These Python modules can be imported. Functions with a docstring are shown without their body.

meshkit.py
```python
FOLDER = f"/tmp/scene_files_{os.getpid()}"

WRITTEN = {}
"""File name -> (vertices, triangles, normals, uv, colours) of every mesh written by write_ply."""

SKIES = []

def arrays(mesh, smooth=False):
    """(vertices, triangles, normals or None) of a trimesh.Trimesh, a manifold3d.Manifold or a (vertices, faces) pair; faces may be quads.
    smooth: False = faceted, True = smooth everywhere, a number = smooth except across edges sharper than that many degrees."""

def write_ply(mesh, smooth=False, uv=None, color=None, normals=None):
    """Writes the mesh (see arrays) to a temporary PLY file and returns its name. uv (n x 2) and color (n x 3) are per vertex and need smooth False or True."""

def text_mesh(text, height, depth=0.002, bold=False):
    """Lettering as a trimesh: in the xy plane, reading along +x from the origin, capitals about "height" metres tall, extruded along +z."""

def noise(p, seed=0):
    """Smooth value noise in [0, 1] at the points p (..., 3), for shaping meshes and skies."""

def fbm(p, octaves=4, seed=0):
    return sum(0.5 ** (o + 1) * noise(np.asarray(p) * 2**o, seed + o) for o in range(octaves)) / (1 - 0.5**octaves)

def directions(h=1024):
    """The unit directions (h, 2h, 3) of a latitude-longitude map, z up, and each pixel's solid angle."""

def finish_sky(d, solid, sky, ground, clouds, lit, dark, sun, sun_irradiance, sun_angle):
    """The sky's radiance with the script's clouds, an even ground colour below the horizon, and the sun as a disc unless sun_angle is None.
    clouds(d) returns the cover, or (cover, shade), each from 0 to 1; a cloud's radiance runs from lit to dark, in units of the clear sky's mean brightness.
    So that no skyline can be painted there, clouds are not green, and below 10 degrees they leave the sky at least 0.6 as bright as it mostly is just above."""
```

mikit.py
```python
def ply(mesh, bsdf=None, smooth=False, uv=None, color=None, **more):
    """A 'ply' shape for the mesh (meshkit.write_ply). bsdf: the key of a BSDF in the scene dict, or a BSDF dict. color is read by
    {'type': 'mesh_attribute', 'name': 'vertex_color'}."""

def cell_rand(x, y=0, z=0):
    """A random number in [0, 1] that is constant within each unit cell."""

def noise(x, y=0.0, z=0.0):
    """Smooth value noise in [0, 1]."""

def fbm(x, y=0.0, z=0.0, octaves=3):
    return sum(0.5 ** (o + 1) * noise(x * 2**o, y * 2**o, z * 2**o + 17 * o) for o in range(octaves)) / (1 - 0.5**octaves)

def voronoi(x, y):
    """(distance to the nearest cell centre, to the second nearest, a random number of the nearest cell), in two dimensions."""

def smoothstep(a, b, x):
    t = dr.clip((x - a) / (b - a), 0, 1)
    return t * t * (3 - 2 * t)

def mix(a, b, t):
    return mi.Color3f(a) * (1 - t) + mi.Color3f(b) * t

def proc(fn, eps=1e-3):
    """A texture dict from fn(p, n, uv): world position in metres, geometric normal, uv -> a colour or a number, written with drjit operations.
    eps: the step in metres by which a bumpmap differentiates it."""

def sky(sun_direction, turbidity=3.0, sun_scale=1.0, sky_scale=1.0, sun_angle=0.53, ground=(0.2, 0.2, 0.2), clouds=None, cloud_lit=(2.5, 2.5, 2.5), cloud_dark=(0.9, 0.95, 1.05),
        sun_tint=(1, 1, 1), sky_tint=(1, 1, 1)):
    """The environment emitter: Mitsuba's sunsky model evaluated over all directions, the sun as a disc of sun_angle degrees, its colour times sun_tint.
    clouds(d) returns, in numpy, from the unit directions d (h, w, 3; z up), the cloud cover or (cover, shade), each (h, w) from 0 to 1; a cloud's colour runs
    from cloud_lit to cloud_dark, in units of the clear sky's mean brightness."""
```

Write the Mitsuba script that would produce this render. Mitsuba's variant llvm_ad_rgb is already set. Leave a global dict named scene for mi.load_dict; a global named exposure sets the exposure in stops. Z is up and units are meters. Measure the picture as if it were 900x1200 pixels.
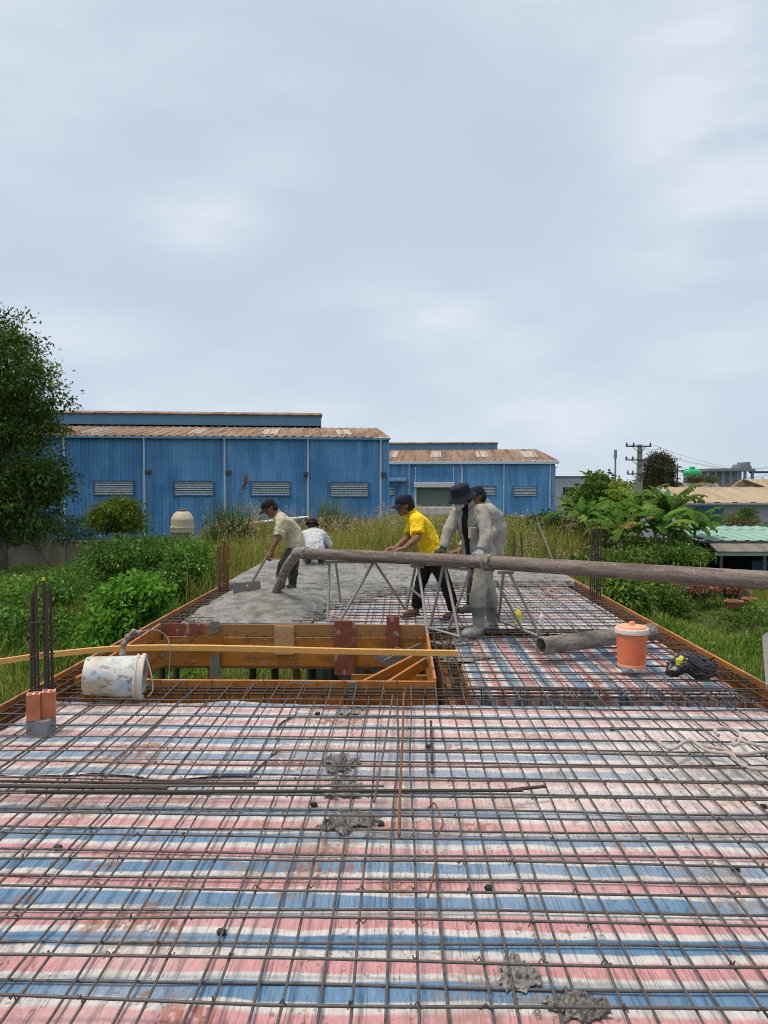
import math, numpy as np, trimesh, mitsuba as mi, mikit, meshkit, drjit as dr
import manifold3d as m3
from shapely.geometry import Polygon, Point, LineString
from shapely import contains_xy
from mikit import proc, noise, fbm, smoothstep, mix, voronoi, cell_rand
T = mi.ScalarTransform4f
scene, labels = {}, {}

# ---------------------------------------------------------------- camera, sky, exposure
F = 890.0                       # focal length in pixels of the 900 x 1200 photograph
YAW, PITCH = math.atan(22 / F), math.atan(30 / F)
CAM = np.array([0.0, 0.0, 1.6])
FWD = np.array([-math.sin(YAW) * math.cos(PITCH), math.cos(YAW) * math.cos(PITCH), -math.sin(PITCH)])
RIGHT = np.array([math.cos(YAW), math.sin(YAW), 0.0])
UP = np.cross(RIGHT, FWD)
scene['camera'] = {'type': 'perspective', 'fov': 2 * math.degrees(math.atan(450 / F)), 'fov_axis': 'x', 'near_clip': 0.05, 'far_clip': 4000.0,
                   'to_world': T().look_at(origin=CAM.tolist(), target=(CAM + FWD).tolist(), up=[0, 0, 1])}


def clouds(d):
    p = np.stack([d[..., 0], d[..., 1], d[..., 2] * 1.5], -1)
    w = meshkit.fbm(p * 1.7 + 3.0, 4, 3)
    soft = meshkit.fbm(p * np.array([6.0, 6.0, 9.0]) + w[..., None] * 1.2 + 31, 6, 23)
    env = np.clip((w - 0.44) / 0.22, 0, 1) * .7
    for az, el, ra, re, k in CLOUDS:             # the larger soft banks in sight
        dx = (np.degrees(np.arctan2(d[..., 0], d[..., 1])) - az) / ra
        dz = (np.degrees(np.arcsin(np.clip(d[..., 2], -1, 1))) - el) / re
        env = np.maximum(env, k * np.exp(-(dx * dx + dz * dz)))
    puffs = np.clip(env * (.15 + 1.7 * np.clip((soft - 0.34) / 0.36, 0, 1)), 0, 1.1)
    shade = 0.60 - 0.37 * puffs + 0.30 * (0.5 - w)
    return np.full(puffs.shape, 0.93), np.clip(shade, 0, 1)


CLOUDS = [(24, 24, 9, 12, .95), (16, 33, 10, 5, .7), (2, 12.5, 9, 3.0, .62), (-15, 18.5, 4.2, 2.6, .80), (1, 36, 7, 3, .75), (-9, 27, 5, 1.8, .5), (22, 9, 8, 2.0, .5), (-24, 10, 7, 2.5, .4), (40, 28, 14, 10, .8), (-50, 30, 16, 9, .7)]
scene['sky'] = mikit.sky((-0.30, -0.10, 0.95), turbidity=4, sun_scale=0.3, sun_angle=18, clouds=clouds,
                         cloud_lit=(1.18, 1.23, 1.28), cloud_dark=(0.50, 0.65, 0.84), ground=(0.12, 0.13, 0.08))
exposure = 2.75

# ---------------------------------------------------------------- helpers
rng = np.random.default_rng(7)


def at(px, py, y):
    """The point seen at a pixel of the photograph, y metres ahead along the building."""
    r = FWD + RIGHT * (px - 450) / F - UP * (py - 600) / F
    return CAM + r * (y / r[1])


def on(px, py, z):
    r = FWD + RIGHT * (px - 450) / F - UP * (py - 600) / F
    return CAM + r * ((z - CAM[2]) / r[2])


used = {}


def numbered(name):
    n = used.get(name, -1) + 1
    used[name] = n
    return name if n == 0 else f'{name}_{n:03d}'


def thing(name, label, cat, group=None, kind=None):
    key = numbered(name)
    labels[key] = {'label': label, 'category': cat}
    if group: labels[key]['group'] = group
    if kind: labels[key]['kind'] = kind
    return key


def part(parent, name, mesh, mat, smooth=False, label=None, kind=None, color=None):
    key = numbered(parent + '__' + name)
    scene[key] = mikit.ply(mesh, 'mat_' + mat, smooth=smooth, color=color)
    if label or kind:
        labels[key] = {}
        if label: labels[key]['label'] = label
        if kind: labels[key]['kind'] = kind
    return key


def solo(name, mesh, mat, label, cat, smooth=False, group=None, kind=None, color=None):
    key = thing(name, label, cat, group, kind)
    scene[key] = mikit.ply(mesh, 'mat_' + mat, smooth=smooth, color=color)
    return key


def struct(name, mesh, mat, smooth=False, color=None):
    key = numbered(name)
    scene[key] = mikit.ply(mesh, 'mat_' + mat, smooth=smooth, color=color)
    labels[key] = {'kind': 'structure'}
    return key


def box(x0, x1, y0, y1, z0, z1):
    m = trimesh.creation.box((x1 - x0, y1 - y0, z1 - z0))
    m.apply_translation(((x0 + x1) / 2, (y0 + y1) / 2, (z0 + z1) / 2))
    return m


def cbox(x0, x1, y0, y1, z0, z1, c=0.004):
    """A box with chamfered edges."""
    P = []
    for sx, ex in ((x0, 1), (x1, -1)):
        for sy, ey in ((y0, 1), (y1, -1)):
            for sz, ez in ((z0, 1), (z1, -1)):
                P += [(sx + ex * c, sy + ey * c, sz), (sx + ex * c, sy, sz + ez * c), (sx, sy + ey * c, sz + ez * c)]
    return trimesh.convex.convex_hull(np.array(P))


def hullbox(corners, c=0):
    return trimesh.convex.convex_hull(np.array(corners))


def beam(a, b, w, h, up=(0, 0, 1), c=0.003):
    """A board from a to b, w wide across and h high along up."""
    a, b = np.array(a, float), np.array(b, float)
    t = b - a
    L = np.linalg.norm(t)
    t /= L
    s = np.cross(t, up)
    s /= np.linalg.norm(s)
    u = np.cross(s, t)
    m = cbox(0, L, -w / 2, w / 2, -h / 2, h / 2, c)
    M = np.eye(4)
    M[:3, 0], M[:3, 1], M[:3, 2], M[:3, 3] = t, s, u, a
    m.apply_transform(M)
    return m


def tube(pts, r, sides=6, caps=True):
    p = np.asarray(pts, float)
    n = len(p)
    r = np.broadcast_to(np.asarray(r, float), (n,))
    t = np.gradient(p, axis=0)
    t /= np.linalg.norm(t, axis=1, keepdims=True) + 1e-12
    ref = np.array([0, 0, 1.0]) if abs(t[0, 2]) < 0.8 else np.array([1.0, 0, 0])
    a0 = np.cross(t[0], ref)
    A = []
    for i in range(n):
        a0 = a0 - t[i] * (a0 @ t[i])
        a0 /= np.linalg.norm(a0)
        A.append(a0)
    A = np.array(A)
    B = np.cross(t, A)
    ang = np.arange(sides) * 2 * np.pi / sides
    v = p[:, None] + r[:, None, None] * (np.cos(ang)[None, :, None] * A[:, None] + np.sin(ang)[None, :, None] * B[:, None])
    i, j = np.meshgrid(np.arange(n - 1), np.arange(sides), indexing='ij')
    q = np.stack([i * sides + j, i * sides + (j + 1) % sides, (i + 1) * sides + (j + 1) % sides, (i + 1) * sides + j], -1).reshape(-1, 4)
    f = np.vstack([q[:, [0, 1, 2]], q[:, [0, 2, 3]]])
    v = v.reshape(-1, 3)
    if caps:
        k = np.arange(1, sides - 1)
        f = np.vstack([f, np.stack([k * 0, k + 1, k], 1), np.stack([k * 0, k, k + 1], 1) + (n - 1) * sides])
    return trimesh.Trimesh(v, f, process=False)


def spline(pts, n=8):
    p = np.asarray(pts, float)
    q = np.vstack([2 * p[0] - p[1], p, 2 * p[-1] - p[-2]])
    out = []
    for i in range(1, len(q) - 2):
        for t in np.linspace(0, 1, n, endpoint=False):
            a, b, c, d = q[i - 1], q[i], q[i + 1], q[i + 2]
            out.append(0.5 * (2 * b + (c - a) * t + (2 * a - 5 * b + 4 * c - d) * t * t + (3 * b - a - 3 * c + d) * t ** 3))
    out.append(p[-1])
    return np.array(out)


def lathe(profile, n=28):
    """profile: (r, z) pairs; revolved about z."""
    pr = np.asarray(profile, float)
    ang = np.arange(n) * 2 * np.pi / n
    v = np.stack([pr[:, None, 0] * np.cos(ang), pr[:, None, 0] * np.sin(ang), np.repeat(pr[:, None, 1], n, 1)], -1)
    i, j = np.meshgrid(np.arange(len(pr) - 1), np.arange(n), indexing='ij')
    q = np.stack([i * n + j, i * n + (j + 1) % n, (i + 1) * n + (j + 1) % n, (i + 1) * n + j], -1).reshape(-1, 4)
    m = trimesh.Trimesh(v.reshape(-1, 3), np.vstack([q[:, [0, 1, 2]], q[:, [0, 2, 3]]]), process=False)
    m.merge_vertices()
    m.update_faces(m.nondegenerate_faces())
    return m


def place(m, o, ex=None, ez=None, ey=None):
    """Moves a mesh to origin o with its local axes along the given ones."""
    m = m.copy()
    M = np.eye(4)
    ez = np.array([0, 0, 1.0]) if ez is None else np.array(ez, float) / np.linalg.norm(ez)
    ex = np.array([1.0, 0, 0]) if ex is None else np.array(ex, float)
    ex = ex - ez * (ex @ ez)
    ex /= np.linalg.norm(ex)
    M[:3, 0], M[:3, 1], M[:3, 2], M[:3, 3] = ex, np.cross(ez, ex), ez, o
    m.apply_transform(M)
    return m


cat = trimesh.util.concatenate


def grid(nx, ny, fn):
    """A sheet: fn(u, v) gives the points from two arrays running 0..1."""
    u, v = np.meshgrid(np.linspace(0, 1, nx), np.linspace(0, 1, ny))
    P = fn(u, v).reshape(-1, 3)
    i, j = np.meshgrid(np.arange(ny - 1), np.arange(nx - 1), indexing='ij')
    a = (i * nx + j).ravel()
    f = np.vstack([np.stack([a, a + 1, a + nx + 1], 1), np.stack([a, a + nx + 1, a + nx], 1)])
    return trimesh.Trimesh(P, f, process=False)


# ---------------------------------------------------------------- materials
def C(*v): return mi.Color3f(*v)


def bsdf(name, d):
    scene['mat_' + name] = {'type': 'twosided', 'b': d}
    return name


def princ(name, col, rough=0.7, spec=0.4, **k):
    c = col if isinstance(col, dict) else {'type': 'rgb', 'value': list(col)}
    return bsdf(name, {'type': 'principled', 'base_color': c, 'roughness': rough, 'specular': spec, **k})


def bumped(name, col, h, scale=1.0, rough=0.8, spec=0.3, eps=2e-3, **k):
    c = col if isinstance(col, dict) else {'type': 'rgb', 'value': list(col)}
    return bsdf(name, {'type': 'bumpmap', 'arbitrary': proc(h, eps), 'scale': scale,
                       'b': {'type': 'principled', 'base_color': c, 'roughness': rough, 'specular': spec, **k}})


BLUE, PINK, WHITE = (0.115, 0.225, 0.365), (0.51, 0.262, 0.275), (0.535, 0.525, 0.515)


def stripes(s, wob, p, dirt):
    """Woven tarpaulin: blue, white, pink, white bands along s (metres), faded, creased and soiled."""
    t = (s + wob) / 0.262
    t = t - dr.floor(t)
    e = 0.05
    blue = smoothstep(0.0, e, t) - smoothstep(0.34, 0.34 + e, t)
    pink = smoothstep(0.50, 0.50 + e, t) - smoothstep(0.80, 0.90, t)
    c = mix(mix(C(*WHITE), C(*BLUE), blue), C(*PINK), pink)
    fade = fbm(p.x * 1.1 + 3, p.y * 1.3, 0.0, 3)
    c = mix(c, C(0.60, 0.56, 0.54), smoothstep(0.40, 0.75, fade) * (0.25 + 0.55 * dirt))
    c = mix(c, C(0.60, 0.57, 0.545), 0.30 * dirt)
    weave = noise(p.x * 300.0, p.y * 40.0) * 0.6 + noise(p.x * 170.0, p.y * 12.0) * 0.4
    c = c * (0.78 + 0.40 * weave) * (1 - (0.36 - 0.24 * dirt) * smoothstep(0.74, 0.80, noise(p.x * 210.0 + 5, p.y * 7.0)))
    d1 = fbm(p.x * 2.3 + 11, p.y * 2.9 + 5, 1.0, 4)
    d2 = fbm(p.x * 14.0, p.y * 16.0 + 3, 2.0, 3)
    soil = smoothstep(0.535 - 0.09 * dirt, 0.70, d1) * smoothstep(0.40, 0.56, d2 * .6 + .4 * noise(p.x * 70.0, p.y * 45.0))
    c = mix(c, C(0.24, 0.18, 0.13), soil * 0.52)
    rust = smoothstep(0.60, 0.74, fbm(p.x * 3.1 + 40, p.y * 3.7 + 9, 3.0, 4)) * smoothstep(0.42, 0.6, noise(p.x * 70.0, p.y * 40.0))
    c = mix(c, C(0.26, 0.10, 0.05), rust * 0.7)
    specks = smoothstep(0.80, 0.84, noise(p.x * 120.0 + 9, p.y * 75.0)) * smoothstep(.40, .55, noise(p.x * 6.0, p.y * 6.0, 8.0))
    c = mix(c, C(0.10, 0.085, 0.075), specks * 0.55)
    grey = smoothstep(0.56, 0.70, fbm(p.x * 0.8 + 21, p.y * 0.9 + 2, 5.0, 4)) * smoothstep(0.3, 0.7, noise(p.x * 22.0, p.y * 25.0))
    return mix(c, C(0.33, 0.32, 0.29), grey * (0.25 + 0.4 * dirt))


def tarp_near(p, n, uv):
    wob = 0.030 * fbm(p.x * 1.6, p.y * 1.1, 4.0, 3) + 0.026 * noise(p.x * 5.2, p.y * 4.0) + 0.010 * noise(p.x * 13.0, p.y * 6.0)
    return stripes(p.y + 0.040, wob, p, smoothstep(3.1, 4.2, p.y))


def tarp_left(p, n, uv):
    wob = 0.04 * fbm(p.x * 1.1, p.y * 0.9, 9.0, 3) + 0.03 * noise(p.x * 4.5, p.y * 3.0)
    return stripes(p.y + 0.10, wob, p, mi.Float(0.55))


def tarp_mid(p, n, uv):
    wob = 0.03 * fbm(p.x * 1.2 + 3, p.y * 0.8, 6.0, 3)
    return stripes(p.x + p.y * 0.02 + 0.06, wob, mi.Point3f(p.y, p.x, p.z), mi.Float(-0.12))


def tarp_bump(p, n, uv):
    return 0.020 * fbm(p.x * 9.0, p.y * 3.2, 0.0, 4) + 0.010 * fbm(p.x * 21.0, p.y * 26.0, 3.0, 3) + 0.0009 * noise(p.x * 240.0, p.y * 30.0) + 0.006 * noise(p.x * 3.0, p.y * 14.0)


for nm, fn in (('tarp_near_mat', tarp_near), ('tarp_left_mat', tarp_left), ('tarp_mid_mat', tarp_mid)):
    bumped(nm, proc(fn), tarp_bump, 1.0, 0.55, 0.35)


def concrete_col(p, n, uv):
    a = fbm(p.x * 1.7, p.y * 1.7, p.z, 4)
    b = noise(p.x * 60.0, p.y * 60.0, p.z * 60.0)
    st = noise(p.x * 170.0, p.y * 170.0, p.z * 170.0)
    c = mix(C(0.120, 0.117, 0.106), C(0.225, 0.220, 0.205), smoothstep(0.30, 0.66, a * .6 + .4 * noise(p.x * 9.0, p.y * 9.0)))
    return mix(c * (0.75 + 0.5 * b), C(0.13, 0.125, 0.12), smoothstep(0.70, 0.85, st) * 0.7)


def concrete_bump(p, n, uv):
    return 0.018 * fbm(p.x * 8.0, p.y * 10.0, p.z * 10.0, 5) + 0.012 * noise(p.x * 80.0, p.y * 80.0, p.z * 80.0)


bumped('fresh_concrete', proc(concrete_col), concrete_bump, 1.0, 0.42, 0.5)


def form_col(p, n, uv):
    g = fbm(p.x * 1.5 + p.y * 1.5, p.z * 60.0, p.y * 3.0, 3)
    w = fbm(p.x * 5.0, p.y * 5.0, p.z * 9.0, 4)
    c = mix(C(0.34, 0.118, 0.016), C(0.46, 0.175, 0.028), g)
    c = mix(c, C(0.16, 0.070, 0.025), smoothstep(0.50, 0.72, w) * 0.65)
    sp = smoothstep(0.72, 0.80, noise(p.x * 55.0, p.y * 55.0, p.z * 55.0)) * smoothstep(.4, .6, noise(p.x * 4.0, p.y * 4.0, p.z * 7.0))
    cr = smoothstep(0.56, 0.68, fbm(p.x * 11.0 + 3, p.y * 11.0, p.z * 26.0, 4)) * smoothstep(-.02, .09, p.z)
    return mix(mix(c, C(0.34, 0.31, 0.27), sp * 0.6), C(0.30, 0.27, 0.22), cr * 0.55)


def timber_col(p, n, uv):
    g = fbm(p.x * 4.0 + 50 * noise(p.z * 9.0, p.y * 9.0) * 0.02, p.y * 70.0, p.z * 70.0, 3)
    return mix(C(0.36, 0.20, 0.095), C(0.52, 0.33, 0.17), g)


def red_board_col(p, n, uv):
    g = fbm(p.x * 30.0, p.y * 20.0, p.z * 6.0, 4)
    c = mix(C(0.16, 0.048, 0.030), C(0.26, 0.085, 0.055), g)
    return mix(c, C(0.36, 0.30, 0.27), smoothstep(0.60, 0.75, fbm(p.x * 18.0, p.z * 14.0, p.y, 3)) * 0.7)


def grey_board_col(p, n, uv):
    g = fbm(p.x * 20.0, p.y * 60.0, p.z * 60.0, 3)
    return mix(C(0.10, 0.095, 0.085), C(0.24, 0.225, 0.20), g)


princ('form_orange', proc(form_col), 0.42, 0.45)
princ('timber_pale', proc(timber_col), 0.75, 0.2)
princ('board_red', proc(red_board_col), 0.75, 0.2)
princ('board_grey', proc(grey_board_col), 0.85, 0.2)
princ('board_brown', (0.30, 0.155, 0.062), 0.7, 0.25)
princ('form_edge', (0.60, 0.33, 0.10), 0.6, 0.3)


def rebar_col(p, n, uv):
    a = fbm(p.x * 6.0, p.y * 6.0, p.z * 6.0, 3)
    b = noise(p.x * 90.0, p.y * 90.0, p.z * 90.0)
    c = mix(C(0.058, 0.055, 0.054), C(0.108, 0.103, 0.101), b)
    return mix(c, C(0.115, 0.060, 0.040), smoothstep(0.55, 0.72, a) * 0.5)


princ('rebar_steel', proc(rebar_col), 0.5, 0.5)
princ('rebar_rusty', (0.16, 0.070, 0.036), 0.75, 0.3)
princ('rebar_dark', (0.060, 0.046, 0.038), 0.7, 0.3)
princ('wire_rust', (0.07, 0.045, 0.035), 0.6, 0.3)
princ('stand_steel', (0.28, 0.275, 0.26), 0.55, 0.4)


def pipe_col(p, n, uv):
    a = fbm(p.x * 2.2, p.y * 2.2, p.z * 22.0, 4)
    b = fbm(p.x * 40.0, p.y * 40.0, p.z * 70.0, 4)
    c = mix(C(0.120, 0.090, 0.078), C(0.205, 0.168, 0.150), smoothstep(0.3, 0.7, a))
    c = c * (0.75 + 0.5 * noise(p.x * 90.0, p.y * 90.0, p.z * 120.0))
    c = mix(c, C(0.30, 0.27, 0.24), smoothstep(0.58, 0.72, b) * 0.55)
    return mix(c, C(0.075, 0.045, 0.035), smoothstep(0.58, 0.76, fbm(p.x * 5.0 + 7, p.y * 5.0, p.z * 40.0, 3)) * 0.6)


def grime_bump(p, n, uv):
    return 0.004 * fbm(p.x * 30.0, p.y * 30.0, p.z * 30.0, 3)


bumped('pipe_steel', proc(pipe_col), grime_bump, 1.0, 0.65, 0.35)


def hose_col(p, n, uv):
    b = fbm(p.x * 9.0, p.y * 9.0, p.z * 24.0, 4) * .6 + .4 * fbm(p.x * 60.0, p.y * 60.0, p.z * 60.0, 3)
    return mix(C(0.125, 0.110, 0.095), C(0.27, 0.25, 0.22), smoothstep(0.34, 0.66, b))


bumped('hose_crusted', proc(hose_col), grime_bump, 1.5, 0.8, 0.25)


def bucket_col(p, n, uv):
    a = fbm(p.x * 7.0, p.y * 9.0, p.z * 12.0, 4)
    b = fbm(p.x * 30.0, p.y * 30.0, p.z * 30.0, 3)
    c = mix(C(0.58, 0.575, 0.54), C(0.30, 0.43, 0.52), smoothstep(0.42, 0.60, a) * 0.85)
    c = mix(c, C(0.42, 0.36, 0.24), smoothstep(0.52, 0.70, fbm(p.x * 5.0 + 9, p.y * 6.0, p.z * 6.0, 3)) * 0.8)
    c = mix(c, C(0.14, 0.12, 0.10), smoothstep(0.56, 0.76, b) * 0.7)
    return c


princ('bucket_plastic', proc(bucket_col), 0.5, 0.4)
princ('bucket_rim', (0.54, 0.50, 0.44), 0.6, 0.3)
princ('cooler_orange', proc(lambda p, n, uv: mix(C(0.74, 0.180, 0.072), C(0.50, 0.25, 0.17), smoothstep(.52, .72, fbm(p.x * 20.0, p.y * 20.0, p.z * 9.0, 4)) * .6)), 0.40, 0.5)
princ('cooler_lid', (0.80, 0.33, 0.19), 0.4, 0.5)
princ('cooler_white', (0.74, 0.68, 0.62), 0.4, 0.5)
bumped('bag_black', (0.012, 0.012, 0.013), lambda p, n, uv: 0.006 * fbm(p.x * 22.0, p.y * 22.0, p.z * 22.0, 3), 1.0, 0.30, 0.6)
princ('yellow_plastic', (0.74, 0.60, 0.05), 0.35, 0.5)
princ('white_plastic', (0.74, 0.75, 0.76), 0.4, 0.5)
princ('black_plastic', (0.014, 0.013, 0.013), 0.4, 0.5)
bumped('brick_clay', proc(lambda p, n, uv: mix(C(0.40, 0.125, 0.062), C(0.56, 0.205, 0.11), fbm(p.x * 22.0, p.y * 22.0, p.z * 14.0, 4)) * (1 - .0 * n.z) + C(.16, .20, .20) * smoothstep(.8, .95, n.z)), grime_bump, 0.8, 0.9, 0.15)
princ('brick_core', (0.40, 0.29, 0.245), 0.9, 0.1)
princ('cement_block', (0.20, 0.205, 0.215), 0.9, 0.15)
princ('rope_cloth', (0.40, 0.345, 0.33), 0.95, 0.1)
princ('foot_soil', (0.68, 0.63, 0.55), 0.9, 0.1)
# ================================================================ the slab under construction
XT, XF, ZT = 2.60, 2.77, 0.09           # tarpaulin edge, face of the edge boards, their top
Y0, Y1 = -1.6, 15.6
OX0, OX1, OY0, OY1 = -2.56, 0.24, 5.88, 7.95   # the stair opening

deck = thing('slab_formwork', 'timber formwork deck of the new slab with thin orange edge boards on both sides', 'formwork')
for (a, b, c, d) in ((-XT, XT, Y0, 5.50), (0.52, XT, 5.80, 8.02), (-XT, XT, 8.25, Y1)):
    nx, ny = max(1, round((b - a) / 1.3)), max(1, round((d - c) / 2.44))
    for i in range(nx):
        for j in range(ny):
            part(deck, 'plywood_panel', box(a + (b - a) * i / nx + .002, a + (b - a) * (i + 1) / nx - .002, c + (d - c) * j / ny + .002, c + (d - c) * (j + 1) / ny - .002, -0.035, -0.016), 'board_brown')
for s in (-1, 1):                        # edge boards and the sides and bottoms of the edge beams
    ys = np.array([Y0, 0.9, 3.3, 5.7, 8.1, 10.5, 12.9, Y1])
    for k in range(len(ys) - 1):
        dz = 0.006 * rng.normal()
        lo, hi = sorted((s * XF, s * (XF + 0.022)))
        part(deck, 'edge_board', cbox(lo, hi, ys[k] + .003, ys[k + 1] - .003, -0.33, ZT + dz, .003), 'form_orange')
        lo, hi = sorted((s * (XF + 0.024), s * (XF + 0.064)))
        part(deck, 'edge_batten', cbox(lo, hi, ys[k] + .05, ys[k + 1] - .08, 0.02 + dz, 0.066 + dz, .003), 'form_edge')
    lo, hi = sorted((s * XT, s * XF))
    part(deck, 'beam_bottom', box(lo, hi, Y0, Y1, -0.335, -0.312), 'board_brown')
    lo, hi = sorted((s * (XT - 0.02), s * XT))
    for a, b in ((Y0, 5.5), (8.25, Y1)) if s < 0 else ((Y0, 5.5), (5.8, 8.02), (8.25, Y1)):
        part(deck, 'beam_side', box(lo, hi, a, b, -0.312, -0.036), 'board_brown')
for a, b, c, d in ((-XT, XT, 5.5, 5.84), (-XT, XT, 7.98, 8.25), (0.27, 0.52, 5.84, 7.98)):
    part(deck, 'beam_bottom', box(a, b, c, d, -0.335, -0.312), 'board_brown')
part(deck, 'beam_side', box(-XT, XT, 5.48, 5.5, -0.312, -0.036), 'board_brown')
part(deck, 'beam_side', box(-XT, XT, 8.25, 8.27, -0.312, -0.036), 'board_brown')
part(deck, 'beam_side', box(0.52, 0.54, 5.84, 7.98, -0.312, -0.036), 'board_brown')
part(deck, 'beam_side', box(-2.58, -2.562, 5.84, 7.98, -0.312, -0.036), 'board_brown')
part(deck, 'end_board', cbox(-XF, XF, Y1 + .002, Y1 + .024, -0.33, ZT + .02, .003), 'form_orange')

# ---- tarpaulin sheets
def sheet(x0, x1, y0, y1, z, amp, seed, ragged=0.02, fold=None):
    nx, ny = int((x1 - x0) / 0.035) + 2, int((y1 - y0) / 0.035) + 2

    def fn(u, v):
        e = meshkit.fbm(np.stack([u * 0 + 3.1, v * (y1 - y0) * 2.2, u * 0 + seed], -1), 3, seed) - .5
        f = meshkit.fbm(np.stack([u * (x1 - x0) * 2.2, v * 0 + 1.7, u * 0 + seed], -1), 3, seed + 5) - .5
        x = x0 + (x1 - x0) * u + ragged * e * (2 * u - 1)
        y = y0 + (y1 - y0) * v + ragged * f * (2 * v - 1)
        h = meshkit.fbm(np.stack([x * 2.4, y * 5.5, x * 0 + seed], -1), 4, seed)
        k = meshkit.noise(np.stack([x * 1.1, y * 9.0, x * 0], -1), seed + 2)
        zz = z + amp * (h - .25) + amp * .8 * np.clip(k - .62, 0, 1)
        if fold is not None: x, y, zz = fold(x, y, zz)
        return np.stack([x, y, np.maximum(zz, z - 0.004)], -1) if fold is None else np.stack([x, y, zz], -1)
    return grid(nx, ny, fn)


def fold_mid(x, y, z):                     # hangs down into the beam trough along its near edge
    d = np.clip(5.80 - y, 0, 1)
    return x, np.where(d > 0, 5.800 - 0.004 * np.sin(x * 31), y), z - d * 0.9


solo('striped_tarpaulin', sheet(-2.62, 2.62, Y0, 5.49, 0.0, 0.020, 1), 'tarp_near_mat', 'wide foreground tarpaulin striped crosswise in blue white and pink under the mesh', 'tarpaulin', smooth=True)
solo('striped_tarpaulin', sheet(-2.60, -0.78, 4.05, 5.47, 0.019, 0.012, 4, 0.16), 'tarp_left_mat', 'stained tarpaulin piece overlapping the foreground sheet, right behind the cement block on the left', 'tarpaulin', smooth=True)
solo('striped_tarpaulin', sheet(0.53, 2.62, 5.66, 8.06, 0.0, 0.014, 6, 0.02, fold_mid), 'tarp_mid_mat', 'tarpaulin with lengthwise blue and red stripes under the orange drink cooler', 'tarpaulin', smooth=True)
solo('striped_tarpaulin', sheet(-2.6, 2.62, 8.23, Y1, 0.0, 0.016, 8), 'tarp_left_mat', 'far striped tarpaulin running under the fresh concrete beyond the pipe stands', 'tarpaulin', smooth=True)


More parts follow.
